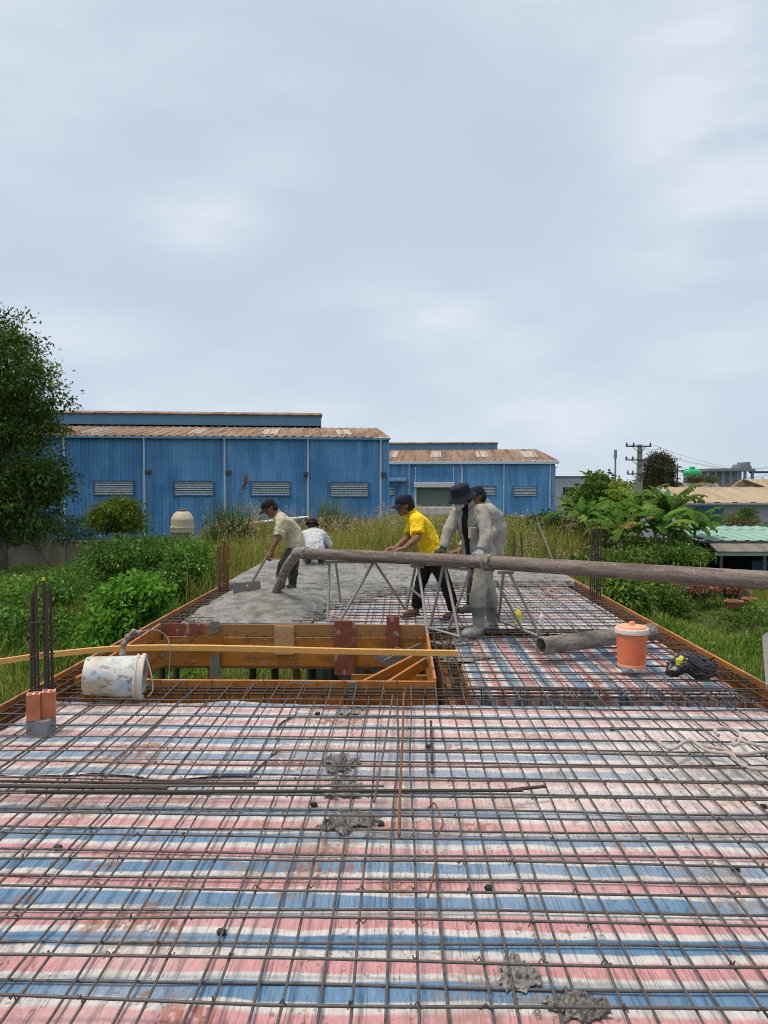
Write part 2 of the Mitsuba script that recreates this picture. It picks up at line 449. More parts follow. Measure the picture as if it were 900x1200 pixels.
# ---- reinforcement
def wavy(a, b, r, seed, sides=6, amp=0.008, n=None):
    a, b = np.array(a, float), np.array(b, float)
    L = np.linalg.norm(b - a)
    n = n or max(3, int(L / 0.35))
    t = np.linspace(0, 1, n)
    p = a + (b - a) * t[:, None]
    g = np.random.default_rng(seed)
    ph = g.uniform(0, 6.28, 4)
    side = np.cross((b - a) / L, [0, 0, 1.0])
    p += side * (amp * (np.sin(t * L * 1.3 + ph[0]) + .6 * np.sin(t * L * 3.1 + ph[1])))[:, None]
    p[:, 2] += amp * .45 * (np.sin(t * L * 1.7 + ph[2]) + .5 * np.sin(t * L * 4.3 + ph[3])) 
    return tube(p, r, sides)


def ties(xs, ys, z, g, jit=0.0):
    """Small twisted wire knots at bar crossings, one mesh."""
    V, Fc = [], []
    for x in xs:
        for y in ys:
            if g.random() < 0.15: continue
            a = g.uniform(0, 3.14)
            o = np.array([x + g.normal() * .003, y + g.normal() * .003, z])
            d = np.array([math.cos(a), math.sin(a), 0])
            m = tube([o - d * .013 - [0, 0, .012], o + [0, 0, .0075], o + d * .013 - [0, 0, .012], o + d * .022 - [0, 0, .010 * g.random()]], .0030, 3)
            V.append(m.vertices); Fc.append(m.faces)
    off, F2 = 0, []
    for v, f in zip(V, Fc):
        F2.append(f + off); off += len(v)
    return trimesh.Trimesh(np.vstack(V), np.vstack(F2), process=False)


def mat(label, x0, x1, y0, y1, ph=(2.177, .2125, 2.352, .2155), ylong=None, r=.0050, holes=None):
    m = thing('rebar_mat', label, 'rebar mat')
    g = np.random.default_rng(int((x0 + 9) * 100 + y0 * 10))
    yl = ylong or (y0, y1)
    yt = np.arange(ph[0] - 40 * ph[1], y1, ph[1]); yt = yt[yt > y0]
    yb = np.arange(ph[2] - 40 * ph[3], y1, ph[3]); yb = yb[yb > y0]
    xt = np.arange(-3 + .145 - .1, x1, .2); xt = xt[xt > x0]
    xb = np.arange(-3 - .05, x1, .2); xb = xb[xb > x0]
    tilt = lambda: g.normal() * .010
    for y in yb: part(m, 'bar', wavy((x0 - .05, y + tilt(), .020), (x1 + .05, y + tilt(), .020), r, g.integers(1 << 30)), 'rebar_steel', 60)
    for x in xb: part(m, 'bar', wavy((x + tilt(), yl[0], .032), (x + tilt(), yl[1], .032), r, g.integers(1 << 30)), 'rebar_steel', 60)
    for x in xt: part(m, 'bar', wavy((x + tilt(), yl[0], .068), (x + tilt(), yl[1], .068), r, g.integers(1 << 30)), 'rebar_steel', 60)
    for y in yt: part(m, 'bar', wavy((x0 - .08, y + tilt(), .080), (x1 + .08, y + tilt(), .080), r, g.integers(1 << 30)), 'rebar_steel', 60)
    part(m, 'tie_wire', ties(xt, yt, .086, g), 'wire_rust', kind='stuff')
    return m


mat('double layer rebar mat covering the whole foreground tarpaulin', -2.62, 2.62, -1.5, 5.52, ylong=(-1.5, 5.87))
mat('rebar mat between the stair opening and right edge, carrying the orange cooler', 0.46, 2.62, 5.62, 8.1, ph=(5.72, .245, 5.90, .25), ylong=(5.45, 8.4))
mat('far rebar mat partly buried by the wet concrete', -2.62, 2.62, 8.2, 13.4, ph=(8.3, .205, 8.4, .215), ylong=(7.9, 13.4))

# loose bars on the foreground mat
for (a, b, r, lab) in (
        (on(0, 916, .09), on(300, 918, .09), .008, 'thick ribbed bar across the left foreground, the farthest of the close bundle'),
        (on(0, 922, .10), on(196, 923, .10), .009, 'short thick ribbed bar lying at the left edge in the close bundle'),
        (on(30, 928, .095), on(612, 926, .095), .009, 'long thick ribbed bar lying across the mat, nearest of the close bundle'),
        (on(0, 920, .095), on(450, 921, .092), .007, 'thin bar resting between the thick ribbed bars of the bundle')):
    solo('loose_bar', wavy(a, b, r, 5, 8, .003), 'rebar_dark' if r > .0075 else 'rebar_steel', lab, 'steel bar', 60)
for (a, b, r, matn, lab) in (
        (on(473, 812, .10), on(469, 980, .10), .0075, 'rebar_rusty', 'rusty brown bar lying lengthwise in the middle of the foreground mat'),
        (on(460, 815, .095), on(440, 940, .095), .006, 'rebar_steel', 'grey bar lying lengthwise just left of the rusty brown bar'),
        (on(505, 845, .05), on(506, 905, .04), .008, 'rebar_dark', 'short dark bar end lying under the mat near the middle'),
        (on(600, 925, .09), on(640, 921, .09), .009, 'rebar_dark', 'short black bar stub lying across the mat right of centre')):
    solo('loose_bar', wavy(a, b, r, 9, 8, .004), matn, lab, 'steel bar', 60)
solo('bent_bar', tube(spline([on(502, 947, .09), on(509, 941, .10), on(514, 952, .085), on(519, 965, .08), on(511, 982, .08)], 4), .0045, 6), 'rebar_rusty', 'small rusty hooked tie bar lying on the mat right of the rusty lengthwise bar', 'steel bar', 50)
solo('bent_bar', tube(spline([on(511, 1005, .09), on(508, 1025, .088), on(501, 1052, .086)], 4), .0045, 6), 'rebar_rusty', 'short rusty bar end slanting across the mat below the hooked bar', 'steel bar', 50)


# ---- beam cages
def cage(label, a, b, w, z0, z1, step, n_top=3, spikes=False):
    """A beam cage from a to b (x, y), w wide."""
    k = thing('beam_cage', label, 'rebar cage')
    a, b = np.array(a, float), np.array(b, float)
    t = (b - a) / np.linalg.norm(b - a)
    s = np.array([-t[1], t[0]])
    g = np.random.default_rng(int(abs(a[0] * 37 + b[1] * 91)))
    L = np.linalg.norm(b - a)
    P = lambda d, q, z: np.array([*(a + t * d + s * q), z])
    for q in np.linspace(-w / 2, w / 2, n_top):
        for z in (z1, z0):
            part(k, 'bar', wavy(P(0, q, z), P(L, q, z), .008, g.integers(1 << 30), 6, .004), 'rebar_dark', 60)
    for d in np.arange(.06, L, step):
        e = g.normal(0, .012, 4)
        h = w / 2 + .011
        pts = [P(d + e[0], -h, z1 + .009), P(d + e[1], h, z1 + .009), P(d + e[2], h, z0 - .009), P(d + e[3], -h, z0 - .009), P(d + e[0], -h, z1 + .006), P(d + e[0] + .01, -h + .05, z1 - .05)]
        pts = np.array(pts)
        seg = np.vstack([np.linspace(pts[i], pts[i + 1], 3)[:-1] for i in range(5)] + [pts[-1:]])
        part(k, 'stirrup', tube(seg, .004, 4), 'rebar_rusty' if g.random() < .35 else 'rebar_dark', 50)
    return k


cage('long dark beam cage along the left edge board', (-2.685, Y0 + .1), (-2.685, Y1 - .05), .105, -.27, .060, .15, 2)
cage('long dark beam cage along the right edge board', (2.685, Y0 + .1), (2.685, Y1 - .05), .105, -.27, .060, .15, 2)
cage('crosswise beam cage on the near side of the stair opening', (-2.6, 5.68), (2.6, 5.68), .18, -.27, .050, .15, 3)
cage('crosswise beam cage on the far side of the stair opening', (-2.6, 8.12), (2.6, 8.12), .16, -.27, .052, .15, 3)
cage('short beam cage along the right side of the stair opening', (0.395, 5.84), (0.395, 7.98), .15, -.27, .065, .13, 3)

# slab bar ends standing up along the near side of the opening
ORD = 'first second third fourth fifth sixth seventh eighth ninth tenth eleventh twelfth thirteenth fourteenth'.split()
nend = 0
for x in np.arange(-2.3, .3, .205):
    e = rng.normal(0, .012, 2)
    solo('upturned_bar_end', tube([(x + e[0], 5.83, -.2), (x, 5.832, .02), (x + e[1], 5.834, .085 + rng.uniform(-.02, .03))], .004, 5), 'rebar_rusty',
         f'rusty upturned bar end along the near side of the stair opening, {ORD[nend]} from left', 'bar end', 50, group='bar ends along the stair opening')
    nend += 1

# ---- stair opening formwork
st = thing('stair_formwork', 'orange boarded stair opening in the slab with red and grey cleats', 'formwork')
part(st, 'board', cbox(-2.50, OX1 + .02, 5.850, 5.876, -.06, .088, .003), 'form_orange', label='long orange board along the near side of the opening')
part(st, 'board', cbox(-2.50, OX1 + .02, 5.852, 5.874, -.32, -.064, .003), 'form_orange')
part(st, 'board', cbox(-2.10, OX1, OY1 + .004, OY1 + .024, .012, .142, .003), 'board_brown', label='dull brown upper board on the far side of the opening')
part(st, 'board', cbox(-2.54, OX1, OY1 - .004, OY1 + .020, -.30, .008, .003), 'form_orange')
part(st, 'board', cbox(-2.54, -2.10, OY1 + .004, OY1 + .024, .012, .150, .003), 'board_red', label='wine red upper board in the far left corner of the opening')
part(st, 'board', cbox(OX1, OX1 + .024, 5.88, OY1, -.30, .105, .003), 'form_orange', label='orange board along the right side of the opening')
part(st, 'board', hullbox([(x, y, z) for x in (-2.585, -2.562) for (y, z) in ((5.88, -.30), (5.88, .092), (7.94, .145), (7.94, -.30))]), 'form_orange', label='orange board along the left side of the opening')
A0, A1, B0, B1 = at(172, 753, 6.55), at(168, 786, 6.55), at(259, 741, 7.72), at(259, 766, 7.72)
off = np.array([.012, .02, 0])
part(st, 'brace_board', hullbox([A0, A1, B0, B1, A0 + off, A1 + off, B0 + off, B1 + off]), 'form_orange', label='tapering orange board running diagonally over the left of the opening')


def plank(px0, py0, px1, py1, y, th=.024):
    a, b = at(px0, py0, y), at(px1, py1, y)
    return cbox(a[0], b[0], y - th, y, b[2], a[2], .003)


part(st, 'cleat', plank(322, 733, 345, 767, 7.938), 'timber_pale', label='pale brown upright cleat')
part(st, 'cleat', plank(392, 727, 416, 791, 7.935), 'board_red', label='large wine red upright cleat')
part(st, 'cleat', plank(453, 722, 468, 761, 7.935), 'board_red', label='small red upright cleat')
part(st, 'cleat', plank(246, 728, 258, 797, 7.936), 'board_grey', label='grey upright cleat beside the diagonal board')
for (p, q, w, h, m_) in (((428, 803, 6.55), (496, 768, 6.95), .03, .10, 'form_orange'), ((452, 806, 6.35), (500, 776, 6.6), .03, .09, 'form_orange'),
                         ((441, 768, 7.80), (470, 782, 7.75), .02, .10, 'board_grey'), ((452, 778, 7.6), (494, 758, 7.7), .02, .09, 'board_grey'),
                         ((462, 762, 7.84), (492, 771, 7.82), .02, .08, 'board_grey')):
    part(st, 'stringer', beam(at(*p), at(*q), w, h), m_)
for k in range(6):                        # stair soffit boards going down
    y = 6.2 + .28 * k
    part(st, 'step_board', cbox(-.52 + .0 * k, .235, y, y + .022, -.46 - .13 * (5 - k) * .7, -.30 - .13 * (5 - k) * .7, .003), 'form_orange')
part(st, 'cleat', cbox(-2.02, -1.99, 5.877, 5.90, -.1, .088, .002), 'timber_pale')
part(st, 'cleat', plank(408, 798, 418, 817, 5.846), 'board_grey', label='grey splice cleat on the near board')

# timber props below
for i, px in enumerate((172, 189, 206, 247, 296, 322, 347, 366, 392, 430, 465, 492, 520)):
    y = 8.6 + .9 * ((i * 7) % 5) / 4
    p = at(px, 785, y)
    solo('timber_prop', tube([(p[0], y, -3.6), (p[0] + .02, y, -1.8), (p[0], y, -.34)], [.05, .046, .042], 8), 'rebar_dark' if i % 3 else 'board_brown', f'dark round prop under the slab seen through the stair opening, {ORD[i]} from the left', 'prop', 60, group='props under the slab')

gw = thing('under_slab_wall', 'dark block wall standing under the slab behind the props of the stair opening', 'wall', kind='thing')
part(gw, 'wall_face', cbox(-1.35, 2.7, 11.4, 11.55, -3.7, -.34, .01), 'cement_block')
part(gw, 'wall_pier', cbox(-1.45, -1.2, 11.3, 11.6, -3.7, -.34, .01), 'cement_block')

# long bowed batten lying over the opening
bat = [at(-6, 776, 6.28), at(60, 767, 6.27), at(150, 759.5, 6.26), at(260, 759.5, 6.25), at(400, 763, 6.22), at(536, 765.5, 6.2)]
bs = spline(bat, 6)
M_ = []
w, h = .045, .022
V = np.vstack([[p + [0, -w / 2, -h], p + [0, w / 2, -h], p + [0, w / 2, h], p + [0, -w / 2, h]] for p in bs])
n = len(bs)
q = np.array([[i * 4 + a, i * 4 + b, i * 4 + 4 + b, i * 4 + 4 + a] for i in range(n - 1) for a, b in ((0, 1), (1, 2), (2, 3), (3, 0))] + [[0, 3, 2, 1], [n * 4 - 4, n * 4 - 3, n * 4 - 2, n * 4 - 1]])
solo('timber_batten', trimesh.Trimesh(V, np.vstack([q[:, [0, 1, 2]], q[:, [0, 2, 3]]]), process=False), 'form_edge', 'long thin bowed batten laid over the stair opening behind the paint pail', 'batten')

# ---- fresh concrete
edge = [on(px, py, .08)[:2] for px, py in ((206, 737), (232, 731), (262, 733), (300, 733), (355, 726), (380, 716), (392, 706), (440, 694), (490, 687), (560, 682), (640, 682), (700, 681))]
poly = Polygon([(-2.78, 12.0), tuple(on(276, 688, .08)[:2]), tuple(on(250, 700, .08)[:2]), tuple(on(226, 719, .08)[:2])] + [tuple(e) for e in edge[1:]] + [(2.80, 12.2), (2.80, 15.65), (-2.80, 15.65)])
xs, ys = np.arange(-2.765, 2.766, .04), np.arange(8.0, 15.6, .04)
X, Y = np.meshgrid(xs, ys)
import shapely
sd = shapely.distance(poly.boundary, shapely.points(X, Y)) * np.where(contains_xy(poly, X, Y), 1, -1)
near_side = np.minimum(np.minimum(X + 2.765, 2.765 - X), 15.6 - Y)
sd = np.where((sd > 0) & (near_side < sd + .05), .5, sd)
P3 = np.stack([X, Y, X * 0], -1)
sd = sd + .55 * (meshkit.fbm(P3 * 2.2, 5, 3) - .5) * np.clip(near_side / .4, 0, 1)
rise = np.clip((sd + .08) / .34, 0, 1)
Z = .014 + .082 * rise * rise * (3 - 2 * rise) + (.085 * (meshkit.fbm(P3 * 3.4, 5, 9) - .5) + .05 * (meshkit.fbm(P3 * 11.0, 3, 19) - .5)) * np.clip(rise * 1.5, 0, 1) * np.clip(near_side / .3, .12, 1)
pile = np.exp(-(((X + 1.75) / .75) ** 2 + ((Y - 10.0) / .7) ** 2))
Z += pile * (.07 + .07 * meshkit.fbm(P3 * 5.0, 4, 14)) * rise
Z += np.exp(-(((X + 1.5) / .7) ** 2 + ((Y - 9.0) / .35) ** 2)) * .04 * rise
keep = rise > .02
ny, nx = X.shape
i, j = np.meshgrid(np.arange(ny - 1), np.arange(nx - 1), indexing='ij')
ok = (keep[:-1, :-1] & keep[1:, :-1] & keep[:-1, 1:] & keep[1:, 1:])
a = (i * nx + j)[ok]
con = trimesh.Trimesh(np.stack([X, Y, Z], -1).reshape(-1, 3), np.vstack([np.stack([a, a + 1, a + nx + 1], 1), np.stack([a, a + nx + 1, a + nx], 1)]), process=False)
con.remove_unreferenced_vertices()
solo('wet_concrete', con, 'fresh_concrete', 'grey freshly poured concrete spread over the far half of the slab', 'concrete', smooth=True)


def blob_patch(cx, cy, rx, ry, h, seed, z=.012, thr=.02):
    """A ragged heap of spilt concrete."""
    n = 56
    u, v = np.meshgrid(np.linspace(-1.3, 1.3, n), np.linspace(-1.3, 1.3, n))
    P = np.stack([u * 1.8 + seed * 3.1, v * 1.8, u * 0], -1)
    f = .85 - np.sqrt(u * u + v * v) + 1.9 * (meshkit.fbm(P * 1.5, 5, seed) - .5)
    lum = meshkit.fbm(P * 4, 3, seed + 4)
    zz = z + np.clip(f, 0, .5) * h * (0.15 + 1.1 * lum * lum)
    k = f > thr
    i, j = np.meshgrid(np.arange(n - 1), np.arange(n - 1), indexing='ij')
    ok = k[:-1, :-1] & k[1:, :-1] & k[:-1, 1:] & k[1:, 1:]
    a = (i * n + j)[ok]
    m = trimesh.Trimesh(np.stack([cx + u * rx, cy + v * ry, zz], -1).reshape(-1, 3), np.vstack([np.stack([a, a + 1, a + n + 1], 1), np.stack([a, a + n + 1, a + n], 1)]), process=False)
    m.remove_unreferenced_vertices()
    return m


def spill(px, py, rx, ry, h, seed, lab, z=.012):
    p = on(px, py, .03)
    solo('concrete_spill', blob_patch(p[0], p[1], rx, ry, h, seed, z), 'fresh_concrete', lab, 'concrete spill', smooth=True)


spill(400, 893, .13, .16, .09, 2, 'lump of spilt concrete left of the rusty lengthwise bar, the farther of two', .02)
spill(402, 922, .15, .12, .09, 13, 'thin smear of spilt concrete where the bundle of thick bars crosses it', .02)
spill(408, 962, .15, .14, .11, 5, 'large lump of spilt concrete just in front of the thick bar bundle', .02)
spill(606, 1138, .075, .10, .07, 21, 'concrete splash at the bottom right, the farther of two', .018)
spill(672, 1178, .10, .075, .08, 8, 'concrete splash at the bottom right, the nearer of two', .018)
spill(412, 832, .10, .10, .06, 17, 'small concrete dribble below the grey splice cleat', .02)
spill(545, 770, .30, .18, .045, 3, 'dirty crust of concrete on the mat around the rubber boots', .02)
spill(530, 752, .26, .18, .04, 31, 'crust of concrete on the mat right of the stair opening', .02)

# ---- spacer blocks and scraps on the tarpaulin
for px, py, lab in ((717, 852, 'behind the pale rope, right of the middle'), (372, 834, 'in front of the stair opening'), (368, 940, 'left of the larger concrete spill'), (260, 1088, 'near the bottom left of the tarpaulin'), (68, 990, 'at the left edge of the tarpaulin'), (770, 912, 'in front of the pale rope'), (862, 1014, 'far down on the right of the tarpaulin'), (573, 1037, 'right of the short slanting rusty bar'), (895, 942, 'at the very right edge of the tarpaulin'), (502, 872, 'behind the hooked rusty bar'), (446, 962, 'between the concrete spill and the rusty lengthwise bar')):
    p = on(px, py, .03)
    g = np.random.default_rng(px)
    m = trimesh.creation.icosphere(subdivisions=1)
    m.vertices = np.sign(m.vertices) * np.abs(m.vertices) ** .6 * g.uniform(.8, 1.2, m.vertices.shape) * [.017, .014, .010]
    m.apply_translation((p[0], p[1], .018))
    solo('spacer_block', m, 'black_plastic', 'small dark spacer lump ' + lab, 'spacer', group='dark spacers on the tarpaulin')

# ---- rope heap on the right
g = np.random.default_rng(4)
for pts, lab in (([(770, 868), (786, 878), (806, 868), (822, 874), (846, 878), (868, 884), (900, 880), (925, 884)], 'pale rope snaking across the mat at the right edge, main strand'),
                 ([(808, 866), (830, 880), (856, 884), (872, 898), (900, 902), (930, 900)], 'nearer strand of pale rope lying at the right edge of the mat'),
                 ([(842, 862), (838, 855), (850, 853), (864, 857), (868, 866), (860, 874), (862, 866), (874, 870), (900, 876)], 'small loop of pale rope at the right edge of the mat')):
    q = spline([on(x, y, .098 + .012 * math.sin(x)) for x, y in pts], 8)
    solo('rope', tube(q, .0105 + .0022 * np.sin(np.arange(len(q)) * 1.9), 7), 'rope_cloth', lab, 'rope', 80)

for (p, q, lab) in (((628, 688), (652, 694), 'broken piece of board lying on the far right of the mat'), ((640, 697), (660, 699), 'small brown board scrap on the far right of the mat')):
    solo('timber_scrap', beam(on(*p, .10), on(*q, .10), .04, .012), 'board_red', lab, 'wood scrap')

# ---- starter bars of the columns
def starters(label, cx, cy, z1, n=8, w=.10, tip=False, lean=0.0, key='column_starter', mat='rebar_dark'):
    k = thing(key, label, 'starter bars')
    g = np.random.default_rng(int(cx * 100 + cy * 10 + 999))
    spots = [(-1, -1), (1, -1), (-1, 1), (1, 1), (0, -1), (0, 1), (-1, 0), (1, 0)][:n]
    for sx, sy in spots:
        e = g.normal(0, .012, 2)
        h = z1 + (g.uniform(-.12, -.01) if (sx, sy) != (0, 1) or not tip else -.005)
        if tip and (sx, sy) == (0, 1): e = e * 0
        part(k, 'bar', tube([(cx + sx * w, cy + sy * w, -.25), (cx + sx * w, cy + sy * w, .1), (cx + sx * w * .95 + e[0] * .5, cy + sy * w + e[1] * .5, .55), (cx + sx * w * .9 + e[0] + lean, cy + sy * w * .9 + e[1], h)], .0095, 6), mat, 60)
    for z in np.arange(.15, z1 - .1, .24):
        h = w + .012
        part(k, 'stirrup', tube([(cx - h, cy - h, z), (cx + h, cy - h, z + .01), (cx + h, cy + h, z), (cx - h, cy + h, z - .01), (cx - h, cy - h, z)], .004, 4), 'rebar_dark', 50)
    if tip:
        part(k, 'cap', place(trimesh.creation.cylinder(.012, .022, sections=8), (cx, cy + w * .9, z1 - .0)), 'yellow_plastic', label='yellow cap on the tallest bar')
    return k


starters('bundle of upright column starter bars with a yellow tip behind the clay bricks', -2.595, 5.36, .93, 8, .052, True)
starters('reddish bundle of starter bars on the left edge beyond the stair opening', -2.60, 10.9, .84, 8, .055, mat='rebar_rusty')
starters('thin upright starter bars on the right edge below the banana clump', 2.63, 10.4, 1.12, 6, .055)
starters('pair of starter bars at the far end right of the workers', 2.3, 15.2, .72, 4, .08)
solo('leaning_rod', tube([at(630, 612, 15.4), at(648, 657, 15.2)], .016, 6), 'stand_steel', 'thin grey rod leaning at the far right end of the slab', 'rod', 60)
solo('edge_stake', hullbox([at(px, py, y) for px, py in ((893, 745), (903, 738), (898, 812), (912, 812)) for y in (5.80, 5.84)]), 'foot_soil', 'pale splintered stake standing against the right edge board', 'stake')
# ================================================================ objects on the slab
# ---- concrete delivery pipe on its stands
PE, PC = at(352, 648, 9.0), at(573, 659, 7.62)
PR = at(905, 680.5, 5.66)
PR2 = PR + (PR - PC) * 1.6
R = .066
pipe = thing('delivery_pipe', 'long rusty concrete delivery pipe held above the slab by the workers', 'pipe')
part(pipe, 'pipe_section', tube([PC + (PE - PC) * t for t in np.linspace(.0, 1, 14)], R, 20), 'pipe_steel', 60, label='farther pipe section left of the coupling')
part(pipe, 'pipe_section', tube([PC + (PR2 - PC) * t for t in np.linspace(0, 1, 24)], R * 1.06, 20), 'pipe_steel', 60, label='nearer pipe section running out of the frame to the right')
ax = (PR - PC) / np.linalg.norm(PR - PC)
cp = part(pipe, 'coupling', place(lathe([(.066, -.05), (.086, -.048), (.090, -.03), (.078, -.018), (.078, .018), (.090, .03), (.086, .048), (.066, .05)], 24), PC, ex=(0, 0, 1), ez=ax), 'hose_crusted', 40, label='pale crusted clamp coupling')
part(pipe, 'coupling__lever', beam(PC + [-.02, -.09, .07], PC + [.05, -.10, -.04], .02, .025), 'hose_crusted')
part(pipe, 'collar', place(lathe([(.066, -.03), (.076, -.028), (.076, .028), (.066, .03)], 24), PE + (PC - PE) * .03, ex=(0, 0, 1), ez=PC - PE), 'hose_crusted', 40)
hp = spline([PE + (PC - PE) * .02, PE + (PE - PC) * .02 + [0, 0, 0], at(346, 652, 9.15), at(338, 662, 9.4), at(331, 676, 9.75), at(325, 690, 10.05), at(321, 699, 10.15)], 6)
part(pipe, 'hose', tube(hp, np.linspace(.066, .056, len(hp)), 14), 'hose_crusted', 60, label='crusted rubber end hose hanging down to the wet concrete')

rp = thing('rubber_pipe', 'short crusted grey hose lying on the mat behind the orange cooler', 'hose')
ra, rb_ = on(634, 757, .17), on(764, 740.5, .17)
dv = (rb_ - ra) / np.linalg.norm(rb_ - ra)
part(rp, 'wall', place(lathe([(.066, .35), (.066, .0), (.074, -.004), (.083, 0), (.086, .02), (.080, .05)] + [(.080 + .002 * math.sin(z * 40), z) for z in np.linspace(.08, np.linalg.norm(rb_ - ra) - .05, 20)] + [(.088, np.linalg.norm(rb_ - ra) - .03), (.088, np.linalg.norm(rb_ - ra)), (.0, np.linalg.norm(rb_ - ra))], 24), ra, ex=(0, 0, 1), ez=dv), 'hose_crusted', 40)

# ---- steel stands under the pipe
def stand(label, legs, bars):
    k = thing('pipe_stand', label, 'pipe stand')
    for (a, b) in legs: part(k, 'leg', tube([a, (np.array(a) + b) / 2 + [0.003, 0, 0], b], .0155, 8), 'stand_steel', 60)
    for (a, b) in bars: part(k, 'crossbar', tube([a, b], .0145, 8), 'stand_steel', 60)
    return k


pz = lambda px, t=.0: at(px, 656 + (px - 352) * .05 + t, 9.0 - (px - 352) * 1.38 / 221)
d_ = lambda px, py: on(px, py, .095)
a1, a2 = at(386, 659.5, 8.85), at(437, 660, 8.5)
stand('leftmost steel trestle holding the pipe near its hose end', [(a1, d_(384, 724)), (a1 + [.05, .25, 0], d_(399, 706)), (a2, d_(399, 727)), (a2 + [.02, .1, 0], d_(474, 713))],
      [(a1 - [.04, 0, -.01], a2 + [.03, 0, .01]), (d_(384, 720), d_(399, 724))])
stand('slender steel trestle in front of the worker in yellow', [(pz(487), d_(476, 714)), (pz(490), d_(501, 743))], [(pz(482, 1), pz(496, 1)), (at(482, 690, 8.6), at(494, 700, 8.4))])
b1, b2 = pz(519), pz(551, 2)
stand('steel trestle between the worker in yellow and the grey suited worker', [(b1, d_(504, 735)), (b1 + [.02, 0, 0], d_(538, 745)), (b2, d_(525, 738)), ], [(b1, b2), (d_(503, 736), d_(539, 746)), (d_(524, 737), d_(556, 733))])
c1 = at(590, 671, 7.5)
stand('steel trestle right of the grey suited worker near the pipe coupling', [(c1, d_(584, 728)), (c1 + [.06, 0, 0], d_(633, 747)), (c1 + [-.06, .1, -.1], d_(613, 739))], [(c1 - [.06, 0, 0], c1 + [.1, 0, .0]), (d_(584, 727), d_(633, 746))])

# ---- orange drink cooler
o = on(740, 779, .090)
ck = thing('drink_cooler', 'orange drink cooler with a white rim and knobbed lid standing on the mat', 'cooler')
part(ck, 'body', place(lathe([(0, 0), (.105, 0), (.112, .004), (.114, .02), (.118, .03), (.126, .27), (.126, .278), (0, .28)], 36), o), 'cooler_orange', 40)
part(ck, 'base_ring', place(lathe([(.102, -.012), (.118, -.010), (.1195, .012), (.117, .016), (.10, .016)], 36), o), 'cooler_lid', 40)
part(ck, 'rim', place(lathe([(.120, .270), (.137, .272), (.140, .278), (.140, .308), (.136, .316), (.118, .318)], 36), o), 'cooler_white', 40)
ld = part(ck, 'lid', place(lathe([(.126, .316), (.122, .328), (.112, .333), (.05, .338), (.0, .339)], 36), o), 'cooler_lid', 40)
part(ck, 'lid__knob', place(lathe([(.026, .336), (.024, .346), (.026, .358), (.022, .366), (0, .368)], 20), o), 'cooler_lid', 40)

# ---- black bag with a yellow cap poking out
o = on(810, 795, .085)
m = trimesh.creation.icosphere(subdivisions=5)
v = m.vertices.copy()
v = v * [.19, .10, .095]
rad = 1 + .55 * (meshkit.fbm(m.vertices * 2.2 + 3, 4, 5) - .5) + .22 * np.abs(meshkit.fbm(m.vertices * [9, 9, 3], 3, 6) - .5)
v = v * rad[:, None]
v[:, 2] = np.maximum(v[:, 2] + .075, .0 + .01 * meshkit.noise(m.vertices * 8))
v[:, 2] += .05 * np.exp(-(((v[:, 0] + .06) / .05) ** 2))
m.vertices = v + o
bg = thing('plastic_bag', 'crumpled black plastic bag lying on the mat near the right edge board', 'bag')
part(bg, 'bag_body', m, 'bag_black', True)
k2 = []
for a in range(7):
    t = a * .9
    k2.append(trimesh.convex.convex_hull(np.array([o + [.09, 0, .13], o + [.10, .02, .12], o + [.13 + .06 * math.cos(t), .05 * math.sin(t), .15 + .025 * math.cos(t * 2)], o + [.14 + .06 * math.cos(t + .6), .05 * math.sin(t + .6), .15], o + [.11, 0, .128]])))
part(bg, 'tied_neck', cat(k2), 'bag_black')
o2 = on(797, 771, .20)
solo('yellow_cup', cat([place(lathe([(0, -.02), (.030, -.02), (.034, .03), (.034, .04), (.0, .045)], 20), at(797, 778, 5.96)), trimesh.creation.icosphere(subdivisions=2, radius=.026).apply_translation(at(799, 772, 5.96))]), 'cup_lime', 'yellow green plastic cup poking out of the black bag', 'cup', smooth=40)


def bottle(px, py, h, r, matn, capm, lab):
    o = on(px, py, .088)
    k = thing('bottle', lab, 'bottle')
    part(k, 'body', place(lathe([(0, 0), (r, .004), (r, h * .3), (r * .9, h * .4), (r, h * .5), (r * .95, h * .68), (r * .36, h * .88), (r * .36, h * .93), (0, h * .93)], 20), o), matn, 40)
    part(k, 'cap', place(lathe([(r * .42, h * .92), (r * .42, h), (0, h)], 16), o), capm, 40)


bottle(607.5, 730, .17, .036, 'yellow_plastic', 'yellow_plastic', 'yellow drink bottle standing on the mat right of the rubber boots')
bottle(634.5, 732, .135, .026, 'white_plastic', 'white_plastic', 'small white bottle standing on the mat right of the yellow bottle')

princ('cup_lime', (0.52, 0.52, 0.05), 0.4, 0.5)
# ---- paint pail lying on its side
o = at(99, 791.5, 5.44)
e = at(169, 793.5, 5.53)
axd = (e - o) / np.linalg.norm(e - o)
L = np.linalg.norm(e - o)
pk = thing('paint_pail', 'dirty white and blue paint pail lying on its side by the stair opening', 'pail')
part(pk, 'body', place(lathe([(0, .004), (.12, .0), (.132, .006), (.137, .03), (.155, L - .06), (.155, L), (.150, L), (.150, L - .06), (.13, .02), (0, .016)], 40), o, ex=(0, 0, 1), ez=axd), 'bucket_plastic', 40)
part(pk, 'rim', place(lathe([(.154, L - .065), (.168, L - .06), (.170, L - .05), (.160, L - .045), (.160, L - .03), (.172, L - .024), (.173, L - .002), (.165, L + .004), (.148, L + .002)], 40), o, ex=(0, 0, 1), ez=axd), 'bucket_rim', 40)
hh = [o + axd * (L - .03) + np.array([0, -.05, .16]), o + axd * (L + .02) + [0, -.02, .14], o + axd * (L + .055) + [.01, -.05, .04], o + axd * (L + .065) + [.01, -.05, -.08], o + axd * (L + .04) + [0, -.05, -.13]]
part(pk, 'handle', tube(spline(hh, 6), .006, 7), 'bucket_rim', 60)
